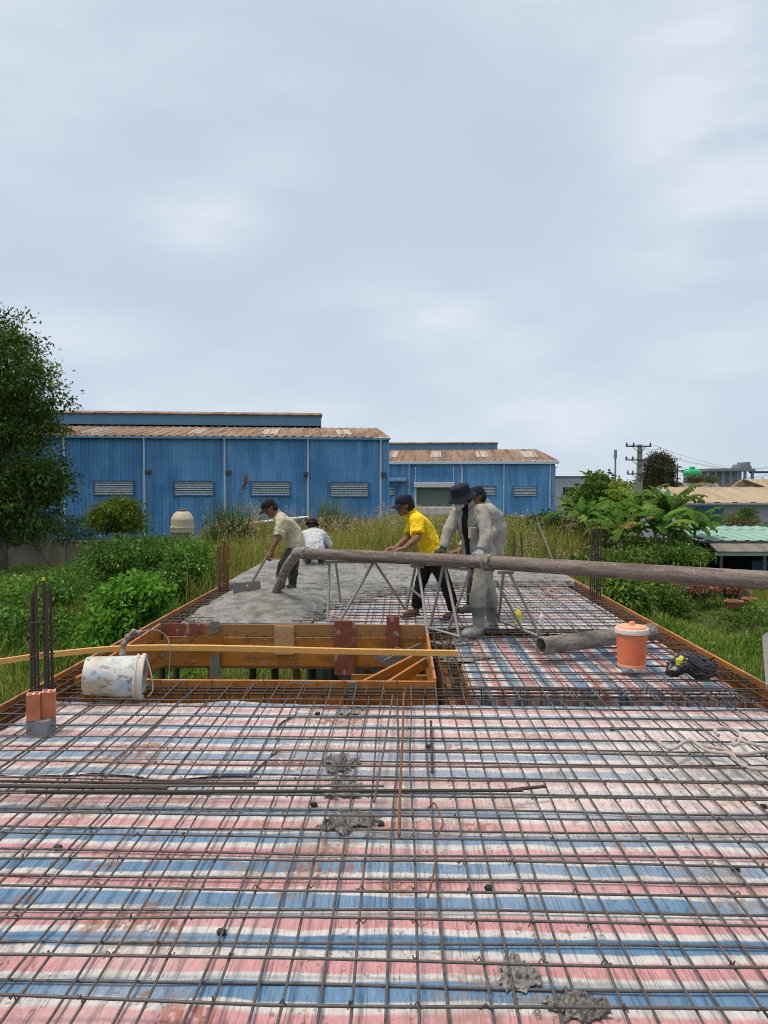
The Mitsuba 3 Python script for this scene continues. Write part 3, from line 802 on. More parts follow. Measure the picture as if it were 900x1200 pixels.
# grey rag and wire loop behind the pail
hs = spline([at(143, 770, 5.75), at(145, 756, 5.78), at(150, 746, 5.8), at(158, 740, 5.82), at(166, 743, 5.82)], 8)
solo('old_hose', tube(hs, .020 + .006 * np.sin(np.arange(len(hs)) * .9), 9), 'hose_crusted', 'twist of grey crusted sacking rising behind the paint pail', 'sacking', 80)
solo('wire_loop', tube(spline([at(166, 740, 5.9), at(182, 738, 5.95), at(195, 746, 6.0), at(199, 760, 6.0), at(198, 790, 6.05), at(196, 805, 6.0)], 6), .0045, 6), 'rope_cloth', 'thin pale wire looping over the left corner of the stair opening', 'wire', 60)

# ---- hollow clay bricks on a cement block
def hollow_brick(parent, o, ang, holes=((-1, -1), (1, -1), (-1, 1), (1, 1)), w=.078, h=.165):
    Mn = m3.Manifold.cube([w, w, h], True).translate([0, 0, h / 2])
    for sx, sy in holes:
        Mn = Mn - m3.Manifold.cube([.026, .026, h * 2], True).translate([sx * .019, sy * .019, 0])
    msh = Mn.rotate([0, 0, ang]).translate(list(o)).to_mesh()
    return trimesh.Trimesh(msh.vert_properties[:, :3], msh.tri_verts, process=False)


ob = on(43, 868, .0)
blk = solo('cement_block', cbox(ob[0] - .072, ob[0] + .072, ob[1], ob[1] + .12, .0, .125, .006), 'cement_block', 'plain grey cement block on the tarpaulin under the clay bricks', 'block')
for k, (dx, dy, lab) in enumerate(((-.032, .035, 'hollow orange clay brick standing on end on the cement block, the nearer of two'), (.036, .095, 'hollow orange clay brick standing on end, behind the nearer brick'))):
    solo('clay_brick', hollow_brick(None, (ob[0] + dx, ob[1] + dy, .126), 18), 'brick_clay', lab, 'brick')

# ================================================================ people
def cloth(name, col, amp=.017, f=13.0, dirt=None):
    def h(p, n, uv):
        return amp * fbm(p.x * f, p.y * f, p.z * f * .55, 3) + amp * .10 * noise(p.x * 400.0, p.y * 400.0, p.z * 400.0)

    def c(p, n, uv):
        a = fbm(p.x * 9.0, p.y * 9.0, p.z * 7.0, 4)
        k = C(*col) * (0.90 + 0.20 * a)
        return k if dirt is None else mix(k, C(*dirt[0]), smoothstep(dirt[1], dirt[1] + .2, fbm(p.x * 15.0 + 4, p.y * 15.0, p.z * 15.0, 4)) * .8)
    return bumped(name, proc(c), h, 1.0, 0.9, 0.1, sheen=0.3)


cloth('cloth_grey', (0.320, 0.308, 0.275), amp=.009)
cloth('cloth_grey_trousers', (0.315, 0.303, 0.268), amp=.010, dirt=((0.28, 0.27, 0.24), .50))
cloth('cloth_yellow', (0.80, 0.56, 0.022), dirt=((0.46, 0.28, 0.03), .56))
cloth('cloth_beige', (0.47, 0.43, 0.30))
cloth('cloth_white', (0.54, 0.55, 0.57))
cloth('cloth_black', (0.018, 0.017, 0.018))
cloth('cloth_dark', (0.060, 0.052, 0.048), dirt=((0.26, 0.25, 0.23), .56))
cloth('cloth_navy', (0.017, 0.020, 0.032), amp=.004)
princ('rubber_boot', proc(lambda p, n, uv: mix(C(0.105, 0.125, 0.105), C(0.33, 0.325, 0.29), smoothstep(0.34, 0.14, p.z + .16 * (fbm(p.x * 16.0, p.y * 16.0, p.z * 16.0, 4) - .5)) * .85)), 0.55, 0.4)
princ('rubber_dark', (0.055, 0.052, 0.050), 0.6, 0.4)
princ('skin', proc(lambda p, n, uv: mix(C(0.155, 0.072, 0.042), C(0.235, 0.115, 0.070), fbm(p.x * 14.0, p.y * 14.0, p.z * 14.0, 3))), 0.55, 0.35)
princ('glove_dark', (0.045, 0.048, 0.055), 0.85, 0.2)
princ('glove_grey', (0.27, 0.28, 0.29), 0.9, 0.15)
princ('hair_black', (0.010, 0.009, 0.009), 0.6, 0.3)
princ('mask_white', (0.52, 0.53, 0.53), 0.9, 0.1)
princ('eye_dark', (0.012, 0.010, 0.010), 0.25, 0.5)

unit = lambda v: np.asarray(v, float) / np.linalg.norm(v)


def ball(p, r): return m3.Manifold.sphere(float(r), 20).translate([float(x) for x in p])


def bone(*pr): return m3.Manifold.batch_hull([ball(p, r) for p, r in pr])


def cutb(m, n, p):
    n = unit(n)
    return m.trim_by_plane([float(x) for x in n], float(n @ np.asarray(p, float)))


def skinmesh(ms, L=.014, it=10, amp=0.0, f=9.0, seed=0, stretch=(1, 1, .6)):
    m = m3.Manifold.batch_boolean(ms, m3.OpType.Add).refine_to_length(L).to_mesh()
    t = trimesh.Trimesh(m.vert_properties[:, :3].astype(float), m.tri_verts, process=True)
    trimesh.smoothing.filter_taubin(t, lamb=.5, nu=.52, iterations=it)
    if amp:
        n = t.vertex_normals
        q = t.vertices * np.array(stretch) * f
        d = .7 * (meshkit.fbm(q, 4, seed) - .5) + 1.1 * (.35 - np.abs(2 * meshkit.fbm(q * 1.5 + 5, 3, seed + 3) - 1))
        t.vertices = t.vertices + n * (d * amp)[:, None]
    return t


def hand_bones(w, d, n, s, curl=.5, ex=0.0, sc=1.0):
    """Palm, four fingers and thumb. d: along the fingers, n: out of the back of the hand, s: towards the thumb."""
    d = unit(d); n = unit(np.asarray(n) - d * (d @ n)); s = unit(np.asarray(s) - d * (d @ s) - n * (n @ np.asarray(s)))
    B = [bone((w + s * .018, .018 + ex), (w - s * .018, .018 + ex), (w + d * .085 * sc + s * .030, .0125 + ex), (w + d * .08 * sc - s * .032, .0115 + ex))]
    for k, (q, ln) in enumerate(((.031, .072), (.0105, .080), (-.0105, .075), (-.031, .058))):
        p = w + d * .083 * sc + s * q
        a = 0.15
        for j, fr in enumerate((.45, .32, .27)):
            a += curl * (.8, 1.0, .7)[j]
            v = d * math.cos(a) - n * math.sin(a) + s * q * (1.2 if curl < .4 else .2)
            p2 = p + v * ln * fr * sc
            B.append(bone((p, .0090 - .0008 * j + ex), (p2, .0082 - .0008 * j + ex)))
            p = p2
    p = w + d * .028 * sc + s * .026
    for j, (v, ln) in enumerate(((d * .62 + s * .75 - n * .2, .045), (d * .8 + s * .35 - n * (.2 + curl * .5), .034), (d * .85 + s * .05 - n * (.3 + curl * .6), .027))):
        p2 = p + unit(v) * ln * sc
        B.append(bone((p, .0115 - .001 * j + ex), (p2, .0105 - .001 * j + ex)))
        p = p2
    return B


def head_bones(hc, fd, up):
    fd = unit(fd); up = unit(up - fd * (fd @ up)); s = np.cross(up, fd)
    B = [bone((hc + up * .022 - fd * .020, .088), (hc + up * .018 + fd * .018, .078)),
         bone((hc + up * .02 + fd * .012, .076), (hc - up * .055 + fd * .045, .048), (hc - up * .082 + fd * .066, .026)),
         bone((hc + fd * .098 - up * .018, .0105), (hc + fd * .086 + up * .022, .009), (hc + fd * .084 - up * .022 + s * .012, .009), (hc + fd * .084 - up * .022 - s * .012, .009)),
         bone((hc + fd * .088 - up * .052 + s * .016, .0075), (hc + fd * .088 - up * .052 - s * .016, .0075), (hc + fd * .086 - up * .062, .008)),
         bone((hc + fd * .074 + up * .026 + s * .03, .017), (hc + fd * .074 + up * .026 - s * .03, .017))]
    for q in (-1, 1):
        B.append(bone((hc + s * q * .082 + up * .012 - fd * .012, .012), (hc + s * q * .078 - up * .022 - fd * .004, .009), (hc + s * q * .090 - fd * .026, .009)))
    return B, s, up


def mid(a, b, t=.5): return np.asarray(a) * (1 - t) + np.asarray(b) * t


SHIRTS = {}


def person(label, J, cfg):
    """One figure from its joints (world positions): a continuous body, clothes over it."""
    k = thing('person', label, 'person')
    G = {n: np.asarray(v, float) for n, v in J.items()}
    hb, side, up = head_bones(G['head'], G['face'], G['up'])
    ch, pv = mid(G['sl'], G['sr']), mid(G['hl'], G['hr'])
    spine = unit(ch - pv)
    sx = unit(G['sl'] - G['sr']); hx = unit(G['hl'] - G['hr'])
    fwd = unit(np.cross(sx, spine)) * cfg.get('fs', 1)
    bend = G.get('bend', mid(ch, pv, .52) - fwd * 0)
    rib = mid(ch, bend, .42)

    def torso(e):
        return [bone((G['sl'], .050 + e), (G['sr'], .050 + e), (rib + sx * .065, .095 + e), (rib - sx * .065, .095 + e), (G['neck'] - spine * .05, .055 + e)),
                bone((rib + sx * .060, .095 + e), (rib - sx * .060, .095 + e), (bend + sx * .052, .092 + e), (bend - sx * .052, .092 + e)),
                bone((bend + sx * .052, .092 + e), (bend - sx * .052, .092 + e), (pv + hx * .075, .098 + e), (pv - hx * .075, .098 + e))]

    B = hb + torso(0) + [bone((G['neck'] - spine * .03, .056), (G['head'] - up * .06 - unit(G['face']) * .01, .052))]
    for q in 'lr':
        B += [bone((G['s' + q], .050), (G['e' + q], .038)), bone((G['e' + q], .040), (mid(G['e' + q], G['w' + q], .3), .040), (G['w' + q], .026))]
        B += [bone((G['h' + q], .088), (G['k' + q], .056)), bone((G['k' + q], .056), (mid(G['k' + q], G['a' + q], .35), .055), (G['a' + q], .036))]
        B += [bone((G['a' + q] - [0, 0, .03], .038), (G['t' + q], .026)), bone((G['a' + q], .036), (G['a' + q] - [0, 0, .04], .036))]
        if 'hd' + q in G:
            B += hand_bones(G['w' + q], G['hd' + q], G['hn' + q], G['hs' + q], cfg.get('curl', .5))
    part(k, 'body', skinmesh(B, .010, 6), 'skin', True)
    for q in (-1, 1):
        c0 = G['head'] + unit(G['face']) * .079 + up * .010 + side * q * .031
        part(k, 'eye', trimesh.creation.icosphere(subdivisions=2, radius=.0125).apply_translation(c0), 'eye_dark', True)
    # clothes
    e = cfg.get('loose', .018)
    top = torso(e)
    hem = pv + spine * cfg.get('hem', -.06)
    low = bone((bend + sx * .055, .095 + e), (bend - sx * .055, .095 + e), (pv + hx * .085, .104 + e), (pv - hx * .085, .104 + e), (pv - spine * .14 + hx * .085, .100 + e), (pv - spine * .14 - hx * .085, .100 + e))
    top = [cutb(m, spine, hem) for m in top[:2] + [low]]
    for q in 'lr':
        s, el, w = G['s' + q], G['e' + q], G['w' + q]
        sl = cfg.get('sleeve_' + q, cfg['sleeve'])
        if sl <= 1:
            end = mid(s, el, sl)
            top.append(cutb(bone((s, .056 + e * .8), (mid(s, el, sl + .1), .058 + e * .5)), s - end, end))
        else:
            end = mid(el, w, sl - 1)
            top.append(bone((s, .056 + e * .8), (el, .046 + e * .7)))
            top.append(cutb(bone((el, .046 + e * .7), (mid(el, w, sl - 1 + .08), .040 + e * .4)), el - end, end))
    nb = G['neck']
    top.append(cutb(bone((nb - spine * .07, .075), (nb + unit(G['head'] - nb) * .035, .066)), nb - G['head'], nb + unit(G['head'] - nb) * .042))
    tm = SHIRTS[label] = skinmesh(top, .013, 7, cfg.get('fold', .030), 8.5, cfg.get('seed', 1))
    part(k, cfg.get('top', 'shirt'), tm, cfg['top_mat'], True, label=cfg.get('top_label'))
    tr = [cutb(bone((pv + hx * .080, .106), (pv - hx * .080, .106), (G['hl'], .100), (G['hr'], .100), (pv + spine * .09, .105)), -spine, pv + spine * .13)]
    tl = cfg.get('leg_loose', .018)
    for q in 'lr':
        h, kn, an = G['h' + q], G['k' + q], G['a' + q]
        tr.append(bone((h, .092 + tl * .6), (kn, .058 + tl)))
        end = mid(kn, an, cfg.get('trouser', .9))
        tr.append(cutb(bone((kn, .058 + tl), (mid(kn, an, .5), .056 + tl), (mid(kn, an, min(1.05, cfg.get('trouser', .9) + .12)), .046 + tl)), kn - end, end))
    part(k, 'trousers', skinmesh(tr, .014, 7, cfg.get('leg_fold', .024), 8.0, cfg.get('seed', 1) + 9), cfg['leg_mat'], True)
    for q in 'lr':
        a, t, kn = G['a' + q], G['t' + q], G['k' + q]
        zs = min(a[2] - .085, t[2] - .03)
        if cfg.get('boots'):
            topb = mid(kn, a, .12)
            bt = [cutb(bone((mid(kn, a, .05), .078), (mid(kn, a, .45), .072), (a, .058)), a - topb, topb), cutb(bone((a, .058), (a - [0, 0, .055], .052)), (0, 0, 1), (0, 0, zs)), cutb(bone((a - [0, 0, .045], .052), (t, .044)), (0, 0, 1), (0, 0, zs))]
            part(k, 'boot', skinmesh(bt, .012, 5, .010, 9, 4), cfg['boots'], True)
        if cfg.get('sandals'):
            fd = unit((t - a) * [1, 1, 0]); sd2 = np.cross(fd, [0, 0, 1])
            pts = [(a - [0, 0, .07]) - fd * .05 + sd2 * .036, (a - [0, 0, .07]) - fd * .05 - sd2 * .036, t + fd * .04 + sd2 * .042 - [0, 0, .03], t + fd * .04 - sd2 * .042 - [0, 0, .03]]
            part(k, 'sandal', trimesh.convex.convex_hull(np.array(pts + [p - [0, 0, .018] for p in pts])), 'rubber_dark')
        if 'hd' + q in G and cfg.get('glove_' + q):
            gb = hand_bones(G['w' + q], G['hd' + q], G['hn' + q], G['hs' + q], cfg.get('curl', .5), .0035)
            gb.append(bone((G['w' + q], .034), (mid(G['w' + q], G['e' + q], .18), .041)))
            part(k, 'glove', skinmesh(gb, .006, 5), cfg['glove_' + q], True, label=cfg.get('glove_label_' + q))
    # headgear in the head's frame
    fd = unit(G['face']); fd = unit(fd - up * (fd @ up))
    tilt = cfg.get('hat_up')
    hu = unit(up if tilt is None else np.asarray(tilt, float))
    base = G['head'] + hu * .035 - fd * .004
    if cfg['hat'] == 'bucket':
        prof = [(.090, .02), (.108, .0), (.108, .004), (.106, .012), (.103, .05), (.097, .085), (.085, .098), (0, .102)]
        h = lathe([(.150, -.050), (.153, -.047), (.128, -.018)] + prof[1:], 30)
        h.vertices[:, 0] *= 1.06
        h.vertices += .010 * (meshkit.fbm(h.vertices * 16, 3, 2) - .5)[:, None]
        hk = part(k, 'hat', place(h, base, fd, hu), cfg['hat_mat'], 50, label=cfg.get('hat_label'))
    elif cfg['hat'] == 'cap':
        h = lathe([(.098, -.012), (.101, .0), (.101, .03), (.092, .066), (.070, .088), (.035, .098), (0, .100)], 28)
        h.vertices[:, 0] *= 1.08
        hk = part(k, 'cap', place(h, base, fd, hu), cfg['hat_mat'], 50, label=cfg.get('hat_label'))
        def vis(u, v):
            an = (u - .5) * 2.2
            r = .100 + v * (.080 * np.cos(an * .72))
            return np.stack([r * np.cos(an) * 1.08, r * np.sin(an) * .97, .006 - v * .022 - .03 * (np.sin(an) ** 2) * v + .001], -1)
        vm = grid(14, 6, vis)
        v2 = vm.copy(); v2.vertices[:, 2] -= .004; v2.invert()
        part(k, 'cap__visor', place(cat([vm, v2]), base, fd, hu), cfg['hat_mat'], 50)
    if cfg['hat'] == 'round':
        h = lathe([(.135, -.016), (.137, -.010), (.106, .004), (.103, .040), (.094, .078), (.07, .092), (0, .095)], 28)
        hk = part(k, 'hat', place(h, base, fd, hu), cfg['hat_mat'], 50, label=cfg.get('hat_label'))
    hr = [bone((G['head'] + up * .020 - fd * .030, .091), (G['head'] - up * .03 - fd * .045, .066))]
    hr = [cutb(hr[0], -fd, G['head'] - fd * .012)]
    part(k, 'hair', skinmesh(hr, .012, 3, .008, 20, 3), 'hair_black', True)
    return k, G


Z3 = np.array([0, 0, 1.0])
pipe_y = lambda px: (9.0 - (px - 352) * 1.38 / 221) if px < 573 else 7.62 - (px - 573) * 1.96 / 332
pipe_t = lambda px: at(px, 648 + (px - 352) * .0498, pipe_y(px)) + Z3 * (R + .028)
ptan = unit(PC - PE)
pnorm = unit(np.cross(ptan, Z3))
if pnorm[1] > 0: pnorm = -pnorm           # towards the camera

# grey suited worker: facing half left, both hands on the pipe
g_ = {'head': at(541.5, 583, 8.02), 'face': (-.80, -.50, -.38), 'up': np.array([-.22, -.15, .96]), 'neck': at(550, 593.5, 8.05),
      'sr': at(536, 603, 8.20), 'sl': at(566, 599, 7.93), 'er': at(526, 621, 8.10), 'el': at(570, 628, 7.80), 'wr': pipe_t(514) + [.05, .05, .015], 'wl': pipe_t(562) + [.02, .05, .015],
      'hr': at(556, 655, 8.22), 'hl': at(570, 655, 8.05), 'kr': at(574, 699, 8.27), 'kl': at(560, 699, 7.92), 'ar': at(577, 729, 8.42), 'al': at(561, 734, 7.97),
      'tr': at(568, 736, 8.28), 'tl': at(545, 743, 7.80), 'hdr': (-.72, -.62, -.28), 'hnr': (-.1, -.15, 1), 'hsr': (.62, -.72, 0), 'hdl': (-.35, -.85, -.4), 'hnl': (0, -.3, 1), 'hsl': (-.85, .35, 0)}
kg, Gg = person('worker in a pale grey suit, navy bucket hat and muddy rubber boots holding the pipe', g_, dict(
    sleeve=1.9, top='jacket', top_mat='cloth_grey', leg_mat='cloth_grey_trousers', boots='rubber_boot', glove_r='glove_dark', glove_l='glove_grey', glove_label_r='dark glove', glove_label_l='pale grey glove',
    hat='bucket', hat_mat='cloth_navy', hat_label='navy bucket hat', trouser=.30, loose=.019, leg_loose=.020, hem=-.10, fold=.026, leg_fold=.030, seed=4, curl=.55, fs=1))
fdg = unit(g_['face'])
mk = bone((Gg['head'] + fdg * .070 - Z3 * .060, .027), (Gg['head'] + fdg * .052 - Z3 * .095, .026), (Gg['head'] + fdg * .050 - Z3 * .065 + np.array([.04, -.04, 0]), .018))
part(kg, 'face_mask', skinmesh([mk], .01, 3), 'mask_white', True, label='white mask pulled down on the chin')
ch = mid(Gg['sl'], Gg['sr'])
# dark undershirt showing in the open front
fr = unit(np.array([-.72, -.69, 0]))
jm = next(v for q, v in SHIRTS.items() if 'bucket hat' in q)
sdv = unit(np.cross(fr, Z3))
cen = jm.triangles_center - (ch + fr * .1)
tt = np.clip(-cen[:, 2] / .55, 0, 1)
pick = (jm.face_normals @ fr > .12) & (np.abs(cen @ sdv + .008 - .02 * tt) < .044 - .012 * tt) & (cen[:, 2] > -.66) & (cen[:, 2] < .09) & (cen @ fr > -.14)
um = jm.submesh([np.nonzero(pick)[0]], append=True, repair=False)
um.vertices = um.vertices + fr * .004
part(kg, 'undershirt', um, 'cloth_black', True, label='dark undershirt in the open jacket front')
part(kg, 'chest_pocket', beam(ch + fr * .145 + np.array([.10, -.09, -.20]), ch + fr * .145 + np.array([.13, -.12, -.20]), .10, .11), 'cloth_grey')

# worker in yellow: profile to the left, pushing the pipe
y_ = {'head': at(474.5, 593, 8.93), 'face': (-.94, -.10, -.22), 'up': np.array([-.20, 0, .98]), 'neck': at(483.5, 602.5, 8.95),
      'sl': at(489, 611, 8.78), 'sr': at(488, 611.5, 9.10), 'el': at(489, 630, 8.62), 'er': at(478, 630, 8.95), 'wl': pipe_t(468) + [.06, .05, .01], 'wr': pipe_t(457) + [.07, .10, .01], 'bend': at(500, 629, 8.98),
      'hl': at(507, 650, 8.90), 'hr': at(506, 650, 9.07), 'kl': at(524, 688, 8.85), 'kr': at(492, 686, 9.10), 'al': at(532, 716, 8.98), 'ar': at(488, 713, 9.15),
      'tl': at(521, 722, 8.87), 'tr': at(474, 719, 9.08), 'hdl': (-.95, -.25, -.15), 'hnl': (0, -.1, 1), 'hsl': (-.2, .98, 0), 'hdr': (-.95, -.2, -.15), 'hnr': (0, -.1, 1), 'hsr': (.2, -.98, 0)}
person('worker in a bright yellow shirt and dark cap leaning on the pipe', y_, dict(sleeve=.82, top_mat='cloth_yellow', leg_mat='cloth_black', sandals=True, hat='cap', hat_mat='cloth_navy',
       trouser=.93, loose=.024, leg_loose=.010, hem=-.06, fold=.034, seed=7, curl=.22, fs=1))

# beige shirted worker pulling a wide hoe through the concrete
b_ = {'head': at(316.5, 596, 10.80), 'face': (-.72, -.25, -.62), 'up': np.array([-.55, -.05, .80]), 'neck': at(325, 603, 10.85),
      'sl': at(331, 611, 10.66), 'sr': at(333, 610, 11.02), 'el': at(326, 629, 10.58), 'er': at(325, 630, 10.85), 'wl': at(317, 648, 10.55), 'wr': at(319.5, 643.5, 10.62), 'bend': at(343, 624, 10.90),
      'hl': at(347, 641, 10.84), 'hr': at(347, 640, 11.02), 'kl': at(332, 663, 10.72), 'kr': at(343, 664, 11.02), 'al': at(328, 690, 10.66), 'ar': at(343, 684, 11.14),
      'tl': at(320, 696, 10.56), 'tr': at(336, 689, 11.02), 'hdl': (-.45, -.10, -.85), 'hnl': (-.75, -.6, .3), 'hsl': (-.4, .3, -.5), 'hdr': (-.55, -.1, -.80), 'hnr': (-.6, .5, .4), 'hsr': (.4, .3, .5)}
person('worker in beige shirt and black cap bending over a long handled hoe in wet concrete', b_, dict(sleeve=.95, top_mat='cloth_beige', leg_mat='cloth_dark', boots='rubber_dark', hat='cap', hat_mat='cloth_black', hat_up=(-.52, -.05, .85),
       trouser=.55, loose=.026, leg_loose=.020, hem=-.03, fold=.036, seed=11, curl=.95, fs=1))
hoe = thing('concrete_hoe', 'long handled hoe with a wide dark blade standing in the wet concrete', 'hoe')
h0, h1 = at(319.5, 641, 10.58), at(294, 684, 10.36)
part(hoe, 'handle', tube([h0 + (h0 - h1) * .30, (h0 + h1) / 2, h1], .018, 8), 'board_grey', 60)
c0, c1_, c2, c3 = at(273.5, 683.5, 10.3), at(304, 681.5, 10.38), at(307, 698, 10.28), at(272.5, 700, 10.2)
o2 = np.array([0, .03, 0])
part(hoe, 'blade', hullbox([c0, c1_, c2, c3, c0 + o2, c1_ + o2, c2 + o2, c3 + o2]), 'rubber_dark')
part(hoe, 'ferrule', place(trimesh.creation.icosphere(subdivisions=2, radius=.02), at(290, 687, 10.25)), 'stand_steel', True)

# crouching worker at the far end, back to the camera
w_ = {'head': at(366, 616, 14.75), 'face': (.05, .85, -.35), 'up': np.array([0, .25, .95]), 'neck': at(366.5, 621, 14.70),
      'sl': at(357.5, 626.5, 14.65), 'sr': at(377, 626, 14.68), 'el': at(353, 637, 14.85), 'er': at(385, 637, 14.85), 'wl': at(360, 645, 15.15), 'wr': at(381, 646, 15.2),
      'hl': at(363, 649, 14.45), 'hr': at(374, 649, 14.45), 'kl': at(358, 645, 14.92), 'kr': at(380, 645, 14.95), 'al': at(361, 655, 14.62), 'ar': at(376, 655, 14.65),
      'tl': at(358, 656.5, 14.85), 'tr': at(379, 656.5, 14.88), 'bend': at(368, 638, 14.5), 'hdl': (0, .6, -.8), 'hnl': (0, .8, .5), 'hsl': (1, 0, 0), 'hdr': (0, .6, -.8), 'hnr': (0, .8, .5), 'hsr': (-1, 0, 0)}
person('worker in white shirt and dark round hat crouching at the far end of the slab', w_, dict(sleeve=1.9, top_mat='cloth_white', leg_mat='cloth_dark', boots='rubber_dark', hat='round', hat_mat='cloth_black',
       trouser=.75, loose=.028, leg_loose=.016, hem=-.03, fold=.03, seed=15, curl=.6, fs=1))

# fourth man, half hidden behind the grey suited worker
q_ = {'head': at(559, 583, 9.10), 'face': (-.9, -.15, -.35), 'up': np.array([-.35, 0, .93]), 'neck': at(569, 591, 9.12),
      'sl': at(575, 601, 8.96), 'sr': at(573, 600, 9.30), 'el': at(581, 620, 8.98), 'er': at(556, 625, 9.25), 'wl': at(560, 640, 8.72), 'wr': at(538, 645, 8.62), 'bend': at(581, 618, 9.12),
      'hl': at(575, 644, 9.05), 'hr': at(573, 644, 9.22), 'kl': at(556, 682, 8.95), 'kr': at(568, 684, 9.32), 'al': at(552, 708, 9.02), 'ar': at(570, 712, 9.40),
      'tl': at(540, 716, 8.92), 'tr': at(560, 717, 9.30), 'hdl': (-.8, -.5, -.2), 'hnl': (0, 0, 1), 'hsl': (-.5, .8, 0), 'hdr': (-.8, -.5, -.2), 'hnr': (0, 0, 1), 'hsr': (.5, -.8, 0)}
person('worker half hidden behind the grey suited worker, with a dark cap and dark trousers', q_, dict(sleeve=1.9, top='jacket', top_mat='cloth_grey', leg_mat='cloth_dark', boots='rubber_dark', hat='cap', hat_mat='cloth_navy',
       trouser=.6, loose=.028, leg_loose=.018, hem=-.06, fold=.03, seed=21, curl=.4, fs=1))
# ================================================================ ground
sst = lambda a, b, x: np.clip((x - a) / (b - a), 0, 1) ** 2 * (3 - 2 * np.clip((x - a) / (b - a), 0, 1))


def pot_bank(x, y): return np.exp(-((x - 13) / 2.8) ** 4 - ((y - 28) / 1.7) ** 4)


def ground_z(x, y):
    x, y = np.asarray(x, float), np.asarray(y, float)
    m = 1.7 * sst(18, 34, y) * sst(-15, -8, x) * (1 - sst(7.5, 11, x))
    back = 1.7 * sst(49.5, 51, y) * (1 - sst(10, 20, x))
    n = .35 * (meshkit.fbm(np.stack([x * .18, y * .18, x * 0], -1), 3, 2) - .5) * sst(6, 12, np.hypot(x, y - 5))
    return -3.6 + np.maximum(m, back) + n * (1 - sst(80, 120, np.hypot(x, y)) - .8 * pot_bank(x, y)) + .78 * pot_bank(x, y)


gx = np.unique(np.concatenate([np.linspace(-1500, -60, 12), np.linspace(-60, 60, 121), np.linspace(60, 1500, 12)]))
gy = np.unique(np.concatenate([np.linspace(-1500, -30, 10), np.linspace(-30, 120, 151), np.linspace(120, 2500, 14)]))
GX, GY = np.meshgrid(gx, gy)
nx, ny = len(gx), len(gy)
i, j = np.meshgrid(np.arange(ny - 1), np.arange(nx - 1), indexing='ij')
a = (i * nx + j).ravel()
gm = trimesh.Trimesh(np.stack([GX, GY, ground_z(GX, GY)], -1).reshape(-1, 3), np.vstack([np.stack([a, a + 1, a + nx + 1], 1), np.stack([a, a + nx + 1, a + nx], 1)]), process=False)


def ground_col(p, n, uv):
    a = fbm(p.x * .5, p.y * .5, 0.0, 4)
    b = fbm(p.x * 3.0, p.y * 3.0, 1.0, 3)
    c = mix(C(0.035, 0.060, 0.018), C(0.075, 0.088, 0.032), b)
    return mix(c, C(0.13, 0.105, 0.065), smoothstep(0.58, 0.75, a) * 0.7)


princ('ground_soil', proc(ground_col), 0.95, 0.1)
struct('ground', gm, 'ground_soil', True)

# ================================================================ foliage
def vcol_mat(name, trans=0.35, rough=.55, spec=.25):
    scene['mat_' + name] = {'type': 'principledthin', 'base_color': {'type': 'mesh_attribute', 'name': 'vertex_color'}, 'roughness': rough, 'diff_trans': trans * 2, 'eta': 1.4}
    return name


vcol_mat('leaf', .36)
princ('bark', proc(lambda p, n, uv: mix(C(0.06, 0.048, 0.036), C(0.17, 0.14, 0.11), fbm(p.x * 6.0, p.y * 6.0, p.z * 2.0, 3))), 0.95, 0.1)


LEAF = np.array([1.75, 1.70, 1.45])        # foliage albedos


def leaf_mesh(P, D, L, W, cols, droop=.25):
    """Pointed folded leaves: at points P along directions D (n, 3)."""
    n = len(P)
    D = D / np.linalg.norm(D, axis=1, keepdims=True)
    r = np.random.default_rng(n).normal(size=(n, 3))
    S = np.cross(D, r); S /= np.linalg.norm(S, axis=1, keepdims=True) + 1e-9
    L, W = np.broadcast_to(L, n)[:, None], np.broadcast_to(W, n)[:, None]
    z = np.array([0, 0, 1.0])
    m = P + D * L * .45
    tip = P + D * L - z * L * droop
    N = np.cross(S, D)
    V = np.stack([P, m + S * W * .5 + N * W * .12, tip, m - S * W * .5 + N * W * .12], 1).reshape(-1, 3)
    b = np.arange(n)[:, None] * 4
    Fc = np.vstack([b + [0, 1, 2], b + [0, 2, 3]])
    return trimesh.Trimesh(V, Fc, process=False), np.repeat(cols, 4, 0)


def clumped(blobs, n_clump, per, g, spread=.25, ragged=.16):
    """Leaf points gathered in clumps through a few ellipsoids; returns points, outward directions and a clump tone."""
    B = np.array([np.concatenate([c, r]) for c, r in blobs])
    vol = (B[:, 3] * B[:, 4] * B[:, 5]) ** .72
    k = g.choice(len(B), n_clump, p=vol / vol.sum())
    d = g.normal(size=(n_clump, 3)); d /= np.linalg.norm(d, axis=1, keepdims=True)
    rad = g.uniform(.35, 1.0, n_clump) ** .45 * (1 + ragged * g.normal(size=n_clump))
    cc = B[k, :3] + d * B[k, 3:] * rad[:, None]
    tone = g.normal(size=n_clump)
    P = np.repeat(cc, per, 0) + g.normal(size=(n_clump * per, 3)) * spread * [1, 1, .55]
    D = np.repeat(d, per, 0) * .8 + g.normal(size=(n_clump * per, 3)) * .75
    return P, D, np.repeat(tone, per), cc


def tint(base, tone, g, var=.22, hue=.10):
    base = np.array(base)
    n = len(tone)
    k = np.exp(var * tone * .7 + g.normal(size=n) * var * .6)
    h = g.normal(size=n) * hue
    c = base[None] * k[:, None] * np.stack([1 + h, np.ones(n), 1 - h * .7], 1)
    return np.clip(c * LEAF, .004, .8)


